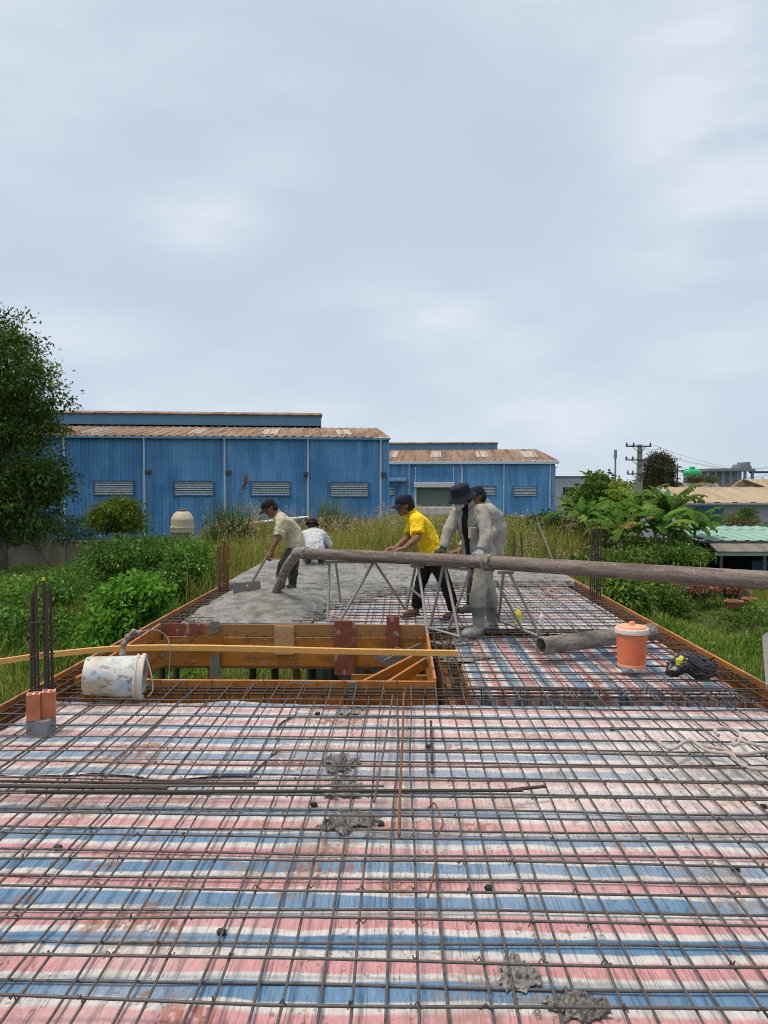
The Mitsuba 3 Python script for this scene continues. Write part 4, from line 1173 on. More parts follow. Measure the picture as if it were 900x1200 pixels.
def branches(base, cc, g, r0, n=14, mid_h=.45):
    ms = []
    top = cc.mean(0)
    fork = base + (top - base) * mid_h
    ms.append(tube(spline([base, mid(base, fork, .5) + [r0 * .4, 0, 0], fork, mid(fork, top, .7)], 4), np.linspace(r0, r0 * .35, 13), 8))
    for c in cc[g.choice(len(cc), min(n, len(cc)), replace=False)]:
        s = mid(base, mid(fork, top, .5), g.uniform(.55, 1))
        ms.append(tube(spline([s, mid(s, c, .5) + g.normal(0, .08, 3) + [0, 0, .1], c], 4), np.linspace(r0 * .35, r0 * .06, 9), 5))
    return cat(ms)


def plant(name, label, catg, base, blobs, n_clump, per, L, W, col, seed, r0=.05, spread=.25, var=.25, nb=12, mid_h=.45, group=None, trunk='trunk', droop=.25, crown='crown', ragged=.16):
    g = np.random.default_rng(seed)
    k = thing(name, label, catg, group)
    P, D, tone, cc = clumped(blobs, n_clump, per, g, spread, ragged)
    m, c = leaf_mesh(P, D, L * g.uniform(.7, 1.25, len(P)), W * g.uniform(.7, 1.25, len(P)), tint(col, tone, g, var), droop)
    part(k, crown, m, 'leaf', color=c)
    part(k, trunk, branches(np.array(base, float), cc, g, r0, nb, mid_h), 'bark', 60)
    return k


def gpt(px, y, dz=0.0):
    p = at(px, 600, y)
    return np.array([p[0], y, float(ground_z(p[0], y)) + dz])


def blob(px, py, rpx, rpy, y, dy=0, ry=None):
    s = y / F
    return at(px, py, y + dy), np.array([rpx * s, ry if ry else rpx * s, rpy * s])


# big tree on the left
G_T = (0.045, 0.076, 0.022)
plant('big_tree', 'tall dark green tree rising at the left edge in front of the blue warehouse', 'tree', gpt(2, 38),
      [blob(10, 425, 38, 42, 38), blob(-20, 400, 40, 32, 38), blob(40, 455, 24, 26, 38, -.5), blob(8, 490, 56, 40, 38, .5), blob(54, 500, 18, 16, 38), blob(-30, 480, 50, 60, 38, 1), blob(8, 560, 56, 44, 38), blob(52, 560, 28, 34, 38, -.4), blob(-25, 600, 55, 40, 38), blob(40, 600, 24, 24, 38), blob(66, 437, 9, 5, 38), blob(72, 470, 8, 5, 38)],
      820, 44, .25, .10, G_T, 21, .24, .34, .55, 26, .4, ragged=.22)
plant('low_tree', 'small round leafy tree against the blue wall beside the cream water tank', 'tree', gpt(140, 46),
      [blob(138, 603, 24, 16, 46), blob(122, 612, 14, 12, 46), blob(156, 610, 13, 14, 46), blob(140, 592, 14, 9, 46)], 260, 20, .26, .10, (0.085, 0.125, 0.025), 22, .09, .26, .34, 10)
plant('low_tree', 'dark feathery shrub below the tall tree on the left', 'tree', gpt(60, 47),
      [blob(30, 618, 36, 16, 47), blob(85, 620, 26, 14, 47), blob(-5, 622, 30, 18, 47)], 260, 18, .28, .07, (0.032, 0.060, 0.024), 23, .07, .3, .3, 10)
# shrubs of the left meadow
plant('shrub', 'bright green broad leaved shrub beside the left edge board', 'shrub', gpt(160, 20),
      [blob(165, 690, 27, 13, 20), blob(150, 712, 38, 20, 20), blob(185, 702, 14, 22, 20), blob(128, 735, 26, 16, 19.5), blob(160, 740, 30, 22, 20)], 330, 15, .21, .115, (0.078, 0.175, 0.030), 24, .04, .14, .34, 12, group=None)
for args in ((165, 30, [(165, 645, 62, 14), (205, 655, 40, 22), (130, 660, 42, 18), (175, 672, 55, 20)], (0.038, 0.078, 0.020), 'wide layered dark green shrub in the meadow below the cream water tank', 25, 620),
             (60, 27, [(40, 700, 45, 24), (85, 690, 35, 26), (100, 715, 22, 20)], (0.055, 0.105, 0.026), 'tangled green shrub in the meadow behind the left starter bars', 26, 420),
             (20, 23, [(15, 735, 40, 30), (60, 750, 30, 26)], (0.050, 0.098, 0.024), 'low green shrub at the left edge of the meadow beside the bowed batten', 27, 320),
             (225, 26, [(225, 655, 20, 20), (238, 676, 14, 18), (208, 680, 22, 16)], (0.060, 0.115, 0.030), 'green shrub in the meadow close to the reddish starter bars', 28, 260),
             (30, 36, [(30, 686, 50, 14), (90, 682, 50, 14), (-10, 684, 30, 14)], (0.060, 0.100, 0.030), 'low bushes in front of the concrete retaining wall', 29, 380)):
    px, y, bl, col, lab, sd, n = args
    plant('shrub', lab, 'shrub', gpt(px, y), [blob(*b, y) for b in bl], int(n * .8), 26, .17, .065, np.array(col) * 1.25, sd, .04, .24, .50, 12, .3)
# reed clump left of the deck, with a plume
g = np.random.default_rng(33)


def reeds(key, label, px, y, h, n, spread, col, seed, w=.03, bend=.35, plume=None, L=None):
    g = np.random.default_rng(seed)
    k = thing(key, label, 'reed')
    b = gpt(px, y)
    nseg = 5
    base = b + np.stack([g.normal(0, spread, n), g.normal(0, spread * .7, n), np.zeros(n)], -1)
    az = g.uniform(0, 6.28, n); hh = h * g.uniform(.55, 1.05, n); bb = bend * g.uniform(.3, 1.4, n)
    t = np.linspace(0, 1, nseg)
    dirs = np.stack([np.cos(az), np.sin(az), az * 0], -1)
    c = base[:, None] + dirs[:, None] * (bb * hh)[:, None, None] * (t ** 2.2)[None, :, None] + Z3 * (hh[:, None] * (t - .35 * bb[:, None] * t ** 3))[..., None]
    sd = np.stack([-np.sin(az), np.cos(az), az * 0], -1)
    wd = w * (1 - t) ** .6
    V = np.stack([c + sd[:, None] * wd[None, :, None], c - sd[:, None] * wd[None, :, None]], 2).reshape(-1, 3)
    o = (np.arange(n)[:, None] * nseg + np.arange(nseg - 1)[None]).ravel()[:, None] * 2
    Fc = np.vstack([o + [0, 1, 3], o + [0, 3, 2]])
    cc = tint(col, g.normal(size=n), g, .3)
    part(k, 'blades', trimesh.Trimesh(V, Fc, process=False), 'leaf', color=np.repeat(cc, nseg * 2, 0), kind='stuff')
    for (ox, pz, lean) in plume or ():
        q = np.array([b + [ox, 0, 0], b + [ox + lean * .5, 0, pz * .6], b + [ox + lean, 0, pz]])
        part(k, 'stalk', tube(spline(q, 4), .014, 5), 'reed_stalk')
        g2 = np.random.default_rng(seed + 5)
        m = 160
        s = g2.uniform(0, 1, m)
        P = q[2] + np.array([lean * .22, 0, .55])[None] * (s[:, None] - .5) + g2.normal(size=(m, 3)) * .05
        lm, lc = leaf_mesh(P, g2.normal(size=(m, 3)) * .4 + [lean * .3, 0, 1], .16, .03, tint((.105, .08, .065), g2.normal(size=m), g2, .2))
        part(k, 'plume', lm, 'leaf', color=lc)
    return k


princ('reed_stalk', (0.20, 0.17, 0.09), .8, .2)
reeds('tall_reed', 'dark green reed clump with a drooping brown plume left of the shovelling worker', 270, 33, 3.6, 420, .42, (0.050, 0.085, 0.030), 34, .028, .40, [(.1, 3.7, .55)])
reeds('tall_reed', 'green tuft of reed standing above the dry grass behind the white shirted worker', 388, 41, 3.5, 260, .35, (0.060, 0.095, 0.035), 35, .03, .45)

# ---- grass: blades as three-triangle ribbons
def grass(n, xy, hfun, w, colfun, seed, bend=.45):
    g = np.random.default_rng(seed)
    x, y = xy(g, n)
    n = len(x)
    z = ground_z(x, y)
    h = hfun(x, y, g)
    az = g.uniform(0, 6.28, n)
    d = np.stack([np.cos(az), np.sin(az), az * 0], -1)
    s = np.stack([-np.sin(az), np.cos(az), az * 0], -1)
    b = np.stack([x, y, z - .03], -1)
    be = bend * g.uniform(.2, 1.3, n)
    m = b + d * (h * be * .35)[:, None] + Z3 * (h * .6)[:, None]
    t = b + d * (h * be)[:, None] + Z3 * (h * (1 - .3 * be))[:, None]
    ww = (w * g.uniform(.6, 1.4, n))[:, None]
    V = np.stack([b + s * ww, b - s * ww, m + s * ww * .7, m - s * ww * .7, t], 1).reshape(-1, 3)
    o = np.arange(n)[:, None] * 5
    Fc = np.vstack([o + [0, 1, 3], o + [0, 3, 2], o + [2, 3, 4]])
    return trimesh.Trimesh(V, Fc, process=False), np.repeat(colfun(x, y, g), 5, 0)


def clumpy(x, y, s, seed): return meshkit.fbm(np.stack([x * s, y * s, x * 0], -1), 3, seed)


def col_between(a, b, c3, x, y, g, s, seed):
    k = np.clip((clumpy(x, y, s, seed) - .3) / .4, 0, 1)[:, None]
    c = np.array(a) * (1 - k) + np.array(b) * k
    r = g.random(len(x))[:, None]
    c = np.where(r < .12, np.array(c3), c)
    return np.clip(c * LEAF * np.exp(g.normal(0, .22, len(x)))[:, None], 0, .8)


def field(x0, x1, y0, y1, avoid=True):
    def f(g, n):
        x = g.uniform(x0, x1, n); y = y0 + (y1 - y0) * g.uniform(0, 1, n) ** .85
        k = ~((np.abs(x) < 3.1) & (y < 16))
        return x[k], y[k]
    return f


m, c = grass(95000, field(-24, -3.2, 9, 45), lambda x, y, g: (.40 + .95 * clumpy(x, y, .35, 5)) * g.uniform(.6, 1.3, len(x)) * (1 - .5 * sst(36, 44, y)), .017, lambda x, y, g: col_between((.062, .118, .024), (.115, .155, .036), (.19, .18, .075), x, y, g, .3, 8), 41, .6)
solo('meadow_grass', m, 'leaf', 'lush green grass and weeds of the meadow left of the slab', 'grass', kind='stuff', color=c)
m, c = grass(80000, field(3.0, 26, 9, 36), lambda x, y, g: (.16 + .45 * clumpy(x, y, .4, 15)) * (1 - .7 * pot_bank(x, y + .6)) * g.uniform(.6, 1.3, len(x)), .014, lambda x, y, g: col_between((.060, .120, .022), (.115, .165, .035), (.16, .17, .06), x, y, g, .35, 18), 42, .6)
solo('garden_grass', m, 'leaf', 'bright green grass of the garden right of the slab', 'grass', kind='stuff', color=c)


def dryband(g, n):
    x = g.uniform(-11, 15, n); y = g.uniform(18, 45, n)
    k = ~((x > 6.5 + 1.2 * np.sin(y)) & (y < 33)) & (x < 13 - .6 * (y - 33)) & (x > -4.5 - .25 * (y - 18) + np.sin(y * 1.7))
    return x[k], y[k]


m, c = grass(95000, dryband, lambda x, y, g: (1.0 + 1.4 * clumpy(x, y, .28, 25)) * g.uniform(.65, 1.2, len(x)) * (.5 + .5 * sst(18, 28, y)), .017,
             lambda x, y, g: col_between((.090, .120, .030), (.165, .165, .052), (.25, .215, .100), x, y, g, .22, 28), 43, .38)
solo('dry_grass', m, 'leaf', 'tall yellowish elephant grass behind the slab in front of the blue warehouses', 'grass', kind='stuff', color=c)
# feathery seed heads over it
g = np.random.default_rng(44)
xs_, ys_ = dryband(g, 2600)
k = (clumpy(xs_, ys_, .2, 31) > .52) & (ys_ > 26) & (xs_ > -9)
xs_, ys_ = xs_[k], ys_[k]
hz = ground_z(xs_, ys_) + 1.2 + 1.15 * clumpy(xs_, ys_, .28, 25) + g.uniform(-.1, .45, len(xs_))
P = np.repeat(np.stack([xs_, ys_, hz], -1), 7, 0) + g.normal(size=(len(xs_) * 7, 3)) * [.05, .05, .12]
m, c = leaf_mesh(P, g.normal(size=P.shape) * .45 + [0, 0, 1], .17, .028, tint((.30, .235, .185), g.normal(size=len(P)), g, .2))
solo('grass_plumes', m, 'leaf', 'pale pinkish seed plumes above the tall dry grass', 'grass plumes', kind='stuff', color=c)

# leafy undergrowth between the shrubs of both sides
g = np.random.default_rng(45)
def weeds(n, x0, x1, y0, y1, hmax, col, lab, seed, key='undergrowth', keep=None):
    g = np.random.default_rng(seed)
    x, y = g.uniform(x0, x1, n), g.uniform(y0, y1, n)
    k = (clumpy(x, y, .33, seed) > .46) & ~((np.abs(x) < 3.2) & (y < 16.2))
    if keep is not None: k &= keep(x, y)
    x, y = x[k], y[k]
    h = hmax * np.clip(clumpy(x, y, .33, seed) - .40, 0, 1) * 3.2
    P = np.repeat(np.stack([x, y, ground_z(x, y) + h * g.uniform(.25, 1, len(x))], -1), 14, 0)
    P = P + g.normal(size=P.shape) * [.16, .16, .12]
    D = g.normal(size=P.shape) + [0, 0, .35]
    m, c = leaf_mesh(P, D, .17 * g.uniform(.6, 1.3, len(P)), .085, tint(col, np.repeat(g.normal(size=len(x)), 14), g, .3))
    solo(key, m, 'leaf', lab, 'undergrowth', kind='stuff', color=c)


weeds(4200, -24, -3.3, 10, 44, .7, (.060, .115, .024), 'leafy creepers and weeds growing through the meadow on the left', 46)
weeds(3000, 3.4, 26, 12, 27, .5, (.065, .120, .026), 'leafy weeds growing in the garden on the right', 47)
weeds(1300, 6.0, 10.2, 27, 31, .9, (.060, .105, .026), 'dense leafy undergrowth at the foot of the banana clump', 48)

# ---- banana clump on the right
princ('banana_stem', proc(lambda p, n, uv: mix(C(0.10, 0.12, 0.045), C(0.22, 0.19, 0.10), fbm(p.x * 5.0, p.y * 5.0, p.z * 1.5, 3))), 0.7, 0.3)


def banana_leaf(o, az, elev, L, W, g, torn=.5):
    """An arching blade with a midrib fold and torn edges; returns mesh."""
    n = 15
    t = np.linspace(0, 1, n)
    d = np.array([math.cos(az), math.sin(az), 0])
    th = elev - (1.7 + .6 * g.random()) * t ** 1.3 * (1.25 - elev * .35)
    step = L / (n - 1)
    c = o + np.cumsum(np.vstack([[0, 0, 0], (d * np.cos(th)[:-1, None] + Z3 * np.sin(th)[:-1, None]) * step]), 0)
    s = np.array([-math.sin(az), math.cos(az), 0])
    nrm = np.cross(d * np.cos(th)[:, None] + Z3 * np.sin(th)[:, None], s)
    wd = W * np.clip(np.sin(np.pi * np.clip((t - .10) / .92, 0, 1)) ** .55, .04, 1)
    V, Fc = [], []
    for q in (-1, 1):
        for i in range(n - 1):
            tear = g.random() < torn
            k1 = wd[i] * g.uniform(.85, 1.05); k2 = (wd[i + 1] * g.uniform(.85, 1.05))
            sh = .75 if tear else 1
            a, b = c[i], c[i + 1]
            dr_ = -.22 * wd[i] - (g.uniform(0, .5) * wd[i] if tear else 0)
            p = a + s * q * k1 * .5 + Z3 * dr_
            r = mid(a, b, sh) + s * q * k2 * .5 + Z3 * (dr_ - .03 * g.random())
            base = len(V)
            V += [a, b, r, p]
            Fc += [[base, base + 1, base + 2], [base, base + 2, base + 3]] if q > 0 else [[base, base + 2, base + 1], [base, base + 3, base + 2]]
    return trimesh.Trimesh(np.array(V), np.array(Fc), process=False)


def banana(label, px, y, top_py, n, seed, L=2.1, W=.44, col=(.062, .118, .028)):
    g = np.random.default_rng(seed)
    b = gpt(px, y)
    ztop = at(px, top_py, y)[2]
    k = thing('banana_plant', label, 'banana plant')
    h = ztop - b[2]
    part(k, 'stem', tube(spline([b - [0, 0, .1], b + [.05, 0, h * .5], b + [.12, 0, h]], 5), np.linspace(.13, .07, 11), 10), 'banana_stem', 60)
    o = b + [.12, 0, h]
    for i in range(n):
        az = i * 2.4 + g.normal(0, .3)
        el = g.uniform(.55, 1.45) if i > 1 else g.uniform(1.2, 1.45)
        m = banana_leaf(o + [0, 0, -.25 * g.random()], az, el, L * g.uniform(.75, 1.15), W * g.uniform(.8, 1.15), g, .5)
        c = np.array(col) * math.exp(g.normal(0, .25)) * np.array([1 + g.normal(0, .12), 1, 1])
        if g.random() < .05: c = np.array((.15, .12, .05))
        part(k, 'leaf', m, 'leaf', color=np.tile(np.clip(c * LEAF, .01, .5), (len(m.vertices), 1)))
    return k


for lab, px, y, tp, n, sd, L in (('banana plant at the left of the clump, with low spreading leaves', 680, 35, 612, 22, 51, 2.2), ('banana plant with a tall upright young leaf in the middle of the clump', 746, 38, 600, 22, 52, 2.2),
                                 ('tallest banana plant, fanning its leaves below the green roof tank', 783, 36, 604, 26, 53, 2.4), ('banana plant behind the right end of the clump, near the green roof', 812, 39, 620, 18, 54, 2.0),
                                 ('low banana plant in front of the middle of the clump, with hanging leaves', 725, 33, 628, 20, 55, 2.1), ('drooping banana plant at the front right of the clump', 765, 33, 624, 22, 56, 2.2),
                                 ('small banana plant between the first two of the clump, from the left', 708, 37, 610, 20, 57, 2.1)):
    banana(lab, px, y, tp, n, sd, L)
plant('garden_tree', 'leafy broad crowned tree rising left of the power pole above the bananas', 'tree', gpt(703, 42), [blob(703, 575, 26, 17, 42), blob(690, 588, 20, 14, 42), blob(716, 590, 18, 16, 42), blob(700, 560, 9, 7, 42), blob(704, 604, 30, 20, 42)], 240, 15, .34, .17, (.065, .115, .030), 61, .10, .26, .34, 12)
plant('garden_tree', 'thin yellow green sapling beside the power pole', 'tree', gpt(727, 40), [blob(727, 575, 8, 14, 40), blob(731, 590, 9, 9, 40)], 46, 12, .24, .09, (.20, .21, .035), 62, .04, .18, .3, 8)
plant('conifer_tree', 'dark narrow feathery tree behind the power pole', 'tree', gpt(772, 76), [blob(773, 545, 10, 11, 76), blob(772, 560, 14, 14, 76), blob(766, 572, 14, 9, 76), blob(779, 572, 10, 10, 76), blob(772, 545, 8, 12, 76)], 620, 22, .42, .09, (.050, .052, .034), 63, .14, .40, .25, 10)
for lab, px, y, bl, col, sd in (('dark dense shrub where the dry grass meets the banana clump', 640, 37, [(640, 612, 18, 10), (655, 620, 20, 12), (630, 625, 20, 14)], (.045, .078, .026), 64),
                                ('green shrub right of the bananas under the green roof', 735, 31, [(735, 656, 30, 10), (700, 656, 24, 9)], (.075, .12, .032), 65),
                                ('bushy shrub below the green roofed shelter', 800, 31, [(796, 652, 26, 8), (772, 652, 20, 8)], (.060, .110, .028), 66),
                                ('dark shrub mass under the leaves of the banana clump', 740, 35.5, [(700, 640, 26, 12), (740, 640, 28, 12), (780, 642, 28, 12), (805, 646, 18, 9)], (.042, .078, .022), 68),
                                ('leafy bush growing beside the right edge board', 750, 22, [(722, 690, 20, 12), (742, 694, 16, 12), (735, 705, 18, 12)], (.085, .14, .034), 67)):
    plant('shrub', lab, 'shrub', gpt(px, y), [blob(*b, y) for b in bl], 210, 14, .22, .09, col, sd, .04, .2, .36, 10, .35)


def flowers(lab, px, y, bl, sd):
    g = np.random.default_rng(sd)
    k = plant('flowering_shrub', lab, 'flowering shrub', gpt(px, y), [blob(*b, y) for b in bl], 90, 14, .15, .07, (.070, .110, .040), sd, .03, .18, .3, 8, .3)
    P, D, tone, cc = clumped([blob(*b, y) for b in bl], 45, 13, g, .13)
    m, c = leaf_mesh(P + [0, -.1, .05], D, .11, .09, tint((.46, .085, .17), tone, g, .25))
    part(k, 'flowers', m, 'leaf', color=c * .8, kind='stuff')


flowers('pink flowering shrub left of the clay pots', 828, 28.6, [(826, 690, 15, 5), (818, 694, 8, 5)], 71)
flowers('pink flowering shrub behind the clay pots', 858, 28.8, [(857, 690, 12, 5)], 72)
flowers('small pink flowering shrub under the middle of the pipe', 777, 29, [(777, 690, 8, 5)], 73)
princ('clay_pot', (0.33, 0.135, 0.085), .85, .2)
princ('soil_dark', (0.05, 0.04, 0.03), .95, .1)
for lab, px, py, y, r in (('wide clay garden pot below the pipe, the left of two', 860, 713, 27.6, .30), ('clay garden pot with a pale rim below the pipe, the right of two', 878, 710, 27.7, .24)):
    o = at(px, py, y)
    k = thing('garden_pot', lab, 'plant pot')
    hgt = at(px, py - 9, y)[2] - o[2]
    part(k, 'pot', place(lathe([(0, 0), (r * .62, .0), (r * .9, hgt * .85), (r * 1.1, hgt * .86), (r * 1.12, hgt), (r * .98, hgt), (r * .92, hgt * .9)], 24), o), 'clay_pot', 40)
    part(k, 'soil', place(lathe([(r * .94, hgt * .9), (0, hgt * .93)], 24), o), 'soil_dark', 40)
o = at(888, 712, 27.6)
solo('stone_bench', cat([cbox(o[0] - .3, o[0] + 1.6, 27.3, 27.9, -2.98, -2.85, .02), cbox(o[0], o[0] + .2, 27.4, 27.8, -3.75, -2.98, .01), cbox(o[0] + 1.1, o[0] + 1.3, 27.4, 27.8, -3.75, -2.98, .01)]), 'board_grey', 'low grey stone bench at the right edge of the garden beside the pots', 'bench')
for lab, px, y, w, d, sd in (('pale grey plastic strip lying in the garden grass beside the right edge board', 752, 19, .5, .9, 2),):
    o = gpt(px, y)
    def pf(u, v, o=o, w=w, d=d, sd=sd):
        x = o[0] + (u - .5) * w; y = o[1] + (v - .5) * d
        return np.stack([x, y, ground_z(x, y) + .28 + .22 * meshkit.fbm(np.stack([u * 3, v * 3, u * 0 + sd], -1), 3, sd)], -1)
    solo('plastic_sheet', grid(16, 16, pf), 'white_plastic' if sd > 5 else 'cement_block', lab, 'plastic sheet', smooth=True)
# ================================================================ buildings
def blue_col(p, n, uv):
    st = fbm(p.x * 2.6, p.z * .22, p.y * 2.6, 4)
    pl = fbm(p.x * .35, p.z * .4, 3.0 + p.y * .3, 3)
    c = mix(C(0.080, 0.245, 0.480), C(0.140, 0.350, 0.600), smoothstep(.3, .7, st))
    c = mix(c, C(0.052, 0.175, 0.370), smoothstep(.50, .72, pl) * .55)
    return mix(c, C(0.16, 0.33, 0.52), smoothstep(.62, .78, fbm(p.x * 6.0 + 5, p.z * .5, p.y * 6.0, 3)) * .45)


def rust_col(p, n, uv):
    a = fbm(p.x * 1.2, p.y * .3, p.z * .3, 4)
    b = fbm(p.x * 2.4, p.y * .2, 1.0, 3)
    c = mix(C(0.150, 0.092, 0.062), C(0.225, 0.155, 0.110), smoothstep(.3, .7, b))
    c = mix(c, C(0.26, 0.215, 0.18), smoothstep(.50, .70, a) * .5)
    return c


princ('blue_cladding', proc(blue_col), .5, .35)
princ('rusty_roof', proc(rust_col), .8, .2)
princ('skylight_sheet', (0.37, 0.335, 0.29), .6, .3)
princ('monitor_sheet', (0.120, 0.265, 0.400), .55, .35)
princ('blue_trim', (0.055, 0.130, 0.250), .5, .3)
princ('pale_pipe', (0.50, 0.56, 0.62), .5, .4)
princ('louvre_grey', (0.30, 0.36, 0.40), .5, .4)
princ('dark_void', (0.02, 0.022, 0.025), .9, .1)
princ('old_concrete', proc(lambda p, n, uv: mix(C(0.10, 0.092, 0.080), C(0.26, 0.245, 0.22), fbm(p.x * 1.2, p.z * .5, p.y, 4) * .6 + .4 * noise(p.x * 3.0, p.z * .6, 2.0))), .95, .1)
princ('pale_wall', proc(lambda p, n, uv: mix(C(0.36, 0.40, 0.43), C(0.48, 0.51, 0.53), fbm(p.x * .8, p.z * .8, p.y * .8, 4))), .9, .15)
princ('tan_roof', proc(lambda p, n, uv: mix(C(0.27, 0.205, 0.135), C(0.40, 0.32, 0.225), fbm(p.x * 1.5, p.y * .4, 0.0, 4))), .8, .2)
princ('green_roof', proc(lambda p, n, uv: mix(C(0.17, 0.31, 0.255), C(0.24, 0.385, 0.325), fbm(p.x * 1.2, p.y * .5, 0.0, 4))), .6, .3)
princ('lilac_wall', (0.36, 0.38, 0.44), .9, .1)
princ('door_blue', (0.055, 0.14, 0.23), .6, .3)
princ('shutter_grey', (0.13, 0.165, 0.145), .6, .3)
princ('tank_green', (0.012, 0.42, 0.14), .4, .45)
princ('tank_cream', (0.47, 0.43, 0.31), .55, .3)
princ('pole_concrete', (0.27, 0.26, 0.24), .9, .1)
princ('steel_dark', (0.07, 0.075, 0.085), .6, .3)
princ('far_grey', (0.20, 0.24, 0.28), .8, .2)
princ('far_white', (0.52, 0.53, 0.52), .8, .2)


def corrugated(x0, x1, pitch, depth, fn):
    """A ribbed sheet: profile along x from x0 to x1; fn(x, off, t) -> points for t = 0, 1 across."""
    xs, of = [], []
    k = int((x1 - x0) / pitch)
    p = (x1 - x0) / k
    for i in range(k):
        b = x0 + i * p
        xs += [b, b + p * .62, b + p * .70, b + p * .92]
        of += [0, 0, depth, depth]
    xs.append(x1); of.append(0)
    xs, of = np.array(xs), np.array(of)
    V = np.concatenate([fn(xs, of, 0), fn(xs, of, 1)])
    n = len(xs)
    a = np.arange(n - 1)
    return trimesh.Trimesh(V, np.vstack([np.stack([a, a + 1, a + n + 1], 1), np.stack([a, a + n + 1, a + n], 1)]), process=False)


class Frame:
    """A building's own axes: u along its face to the right, v away, z up; origin at the face's right corner."""
    def __init__(s, o, right):
        s.o = np.array(o, float); s.u = unit(right); s.v = np.cross(Z3, s.u)
        if s.v[1] < 0: s.v = -s.v
        s.M = np.eye(4); s.M[:3, 0], s.M[:3, 1], s.M[:3, 2], s.M[:3, 3] = s.u, s.v, Z3, [*s.o[:2], 0]

    def __call__(s, m):
        m = m.copy(); m.apply_transform(s.M); return m

    def hit(s, px, py, v=0.0):
        """(u, z) where a pixel's ray meets the plane v."""
        r = FWD + RIGHT * (px - 450) / F - UP * (py - 600) / F
        P0 = np.array([*s.o[:2], 0]) + s.v * v
        t = ((P0 - CAM) @ s.v) / (r @ s.v)
        p = CAM + r * t
        return float((p - P0) @ s.u), float(p[2])


# ---- near warehouse
pr, pl = at(455, 513, 53.4), at(80, 509.5, 50.6)
fr1 = Frame([pr[0], pr[1], 0], [pr[0] - pl[0], pr[1] - pl[1], 0])
EZ = float(pr[2])
L1 = 31.0
wh = thing('warehouse', 'long blue corrugated warehouse with a rusty roof behind the grass on the left', 'warehouse')
pipes = [fr1.hit(px, 560)[0] for px in (76, 169.5, 263.5, 361, 446)]
edges_ = [-L1] + [-L1 + (pipes[0] + L1) * .5] + pipes[:-1] + [0]
for a, b in zip(edges_[:-1], edges_[1:]):
    part(wh, 'wall_panel', fr1(corrugated(a + .01, b - .01, .26, -.05, lambda x, o, t: np.stack([x, o, np.full_like(x, -2.0 if t == 0 else EZ - .10)], -1))), 'blue_cladding')
part(wh, 'side_wall', fr1(box(-.02, .04, .02, 26, -2.0, EZ - .1)), 'blue_cladding')
part(wh, 'corner_trim', fr1(cbox(-.10, .06, -.06, .0, -2.0, EZ - .12, .01)), 'blue_cladding')
part(wh, 'eave_fascia', fr1(cbox(-L1, .12, -.34, -.24, EZ - .17, EZ - .02, .01)), 'monitor_sheet')
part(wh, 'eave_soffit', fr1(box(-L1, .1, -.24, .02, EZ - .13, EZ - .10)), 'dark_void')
RZ = 1.36
roofs = np.linspace(-L1, .12, 14)
for a, b in zip(roofs[:-1], roofs[1:]):
    part(wh, 'roof_sheet', fr1(corrugated(a, b - .012, .48, .05, lambda x, o, t: np.stack([x, np.full_like(x, -.33 if t == 0 else 9.2), o + (EZ if t == 0 else EZ + RZ)], -1))), 'rusty_roof')
part(wh, 'roof_back', fr1(hullbox([(u, v, z) for u in (-L1, .12) for v, z in ((9.25, EZ + RZ), (20, EZ - .2), (9.25, EZ + RZ - .08), (20, EZ - .3))])), 'rusty_roof')
for px0, px1 in ((97, 118), (223, 238), (305, 326), (395, 412)):
    a, b = fr1.hit(px0, 508, 3)[0], fr1.hit(px1, 508, 3)[0]
    part(wh, 'skylight', fr1(corrugated(a, b, .30, .05, lambda x, o, t: np.stack([x, np.full_like(x, 1.5 if t == 0 else 6.6), o + .03 + EZ + RZ * ((1.83 if t == 0 else 6.93) / 9.53)], -1))), 'skylight_sheet')
mr = fr1.hit(376, 490, 9.0)[0]
mz0, mz1 = EZ + RZ - .05, fr1.hit(300, 486.5, 9.0)[1]
part(wh, 'roof_monitor', fr1(corrugated(-L1 + 1, mr, .22, -.03, lambda x, o, t: np.stack([x, 9.0 + o, np.full_like(x, mz0 + .18 if t == 0 else mz1)], -1))), 'monitor_sheet')
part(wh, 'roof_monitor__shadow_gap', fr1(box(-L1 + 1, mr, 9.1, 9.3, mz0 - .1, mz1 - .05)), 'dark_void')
part(wh, 'roof_monitor__end_panel', fr1(box(mr - .02, mr + .03, 8.98, 11.4, mz0, mz1)), 'monitor_sheet')
part(wh, 'roof_monitor__cap', fr1(hullbox([(u, v, z) for u in (-L1 + .9, mr + .12) for v, z in ((8.75, mz1), (8.75, mz1 + .06), (10.2, mz1 + .34), (10.2, mz1 + .28), (11.7, mz1))])), 'rusty_roof')


def louvre(fr, parent, px0, px1, py0, py1, nsl=6, framem='blue_trim'):
    u0, z1 = fr.hit(px0, py0); u1, z0 = fr.hit(px1, py1)
    k = part(parent, 'louvre', fr(box(u0, u1, -.02, .015, z0, z1)), 'dark_void')
    b = numbered_base(k)
    for i in range(nsl):
        z = z0 + (z1 - z0) * (i + .5) / nsl
        m = box(u0 + .06, u1 - .06, -.012, .012, -(z1 - z0) / nsl * .40, (z1 - z0) / nsl * .40)
        m.apply_transform(trimesh.transformations.rotation_matrix(-.6, [1, 0, 0])); m.apply_translation((0, -.09, z))
        part(b, 'slat', fr(m), 'louvre_grey')
    for q in ((u0 - .05, u0 + .05, z0 - .05, z1 + .05), (u1 - .05, u1 + .05, z0 - .05, z1 + .05), (u0 + .05, u1 - .05, z1 - .02, z1 + .06), (u0 + .05, u1 - .05, z0 - .06, z0 + .02)):
        part(b, 'frame', fr(cbox(q[0], q[1], -.15, -.02, q[2], q[3], .01)), framem)


def numbered_base(k): return k


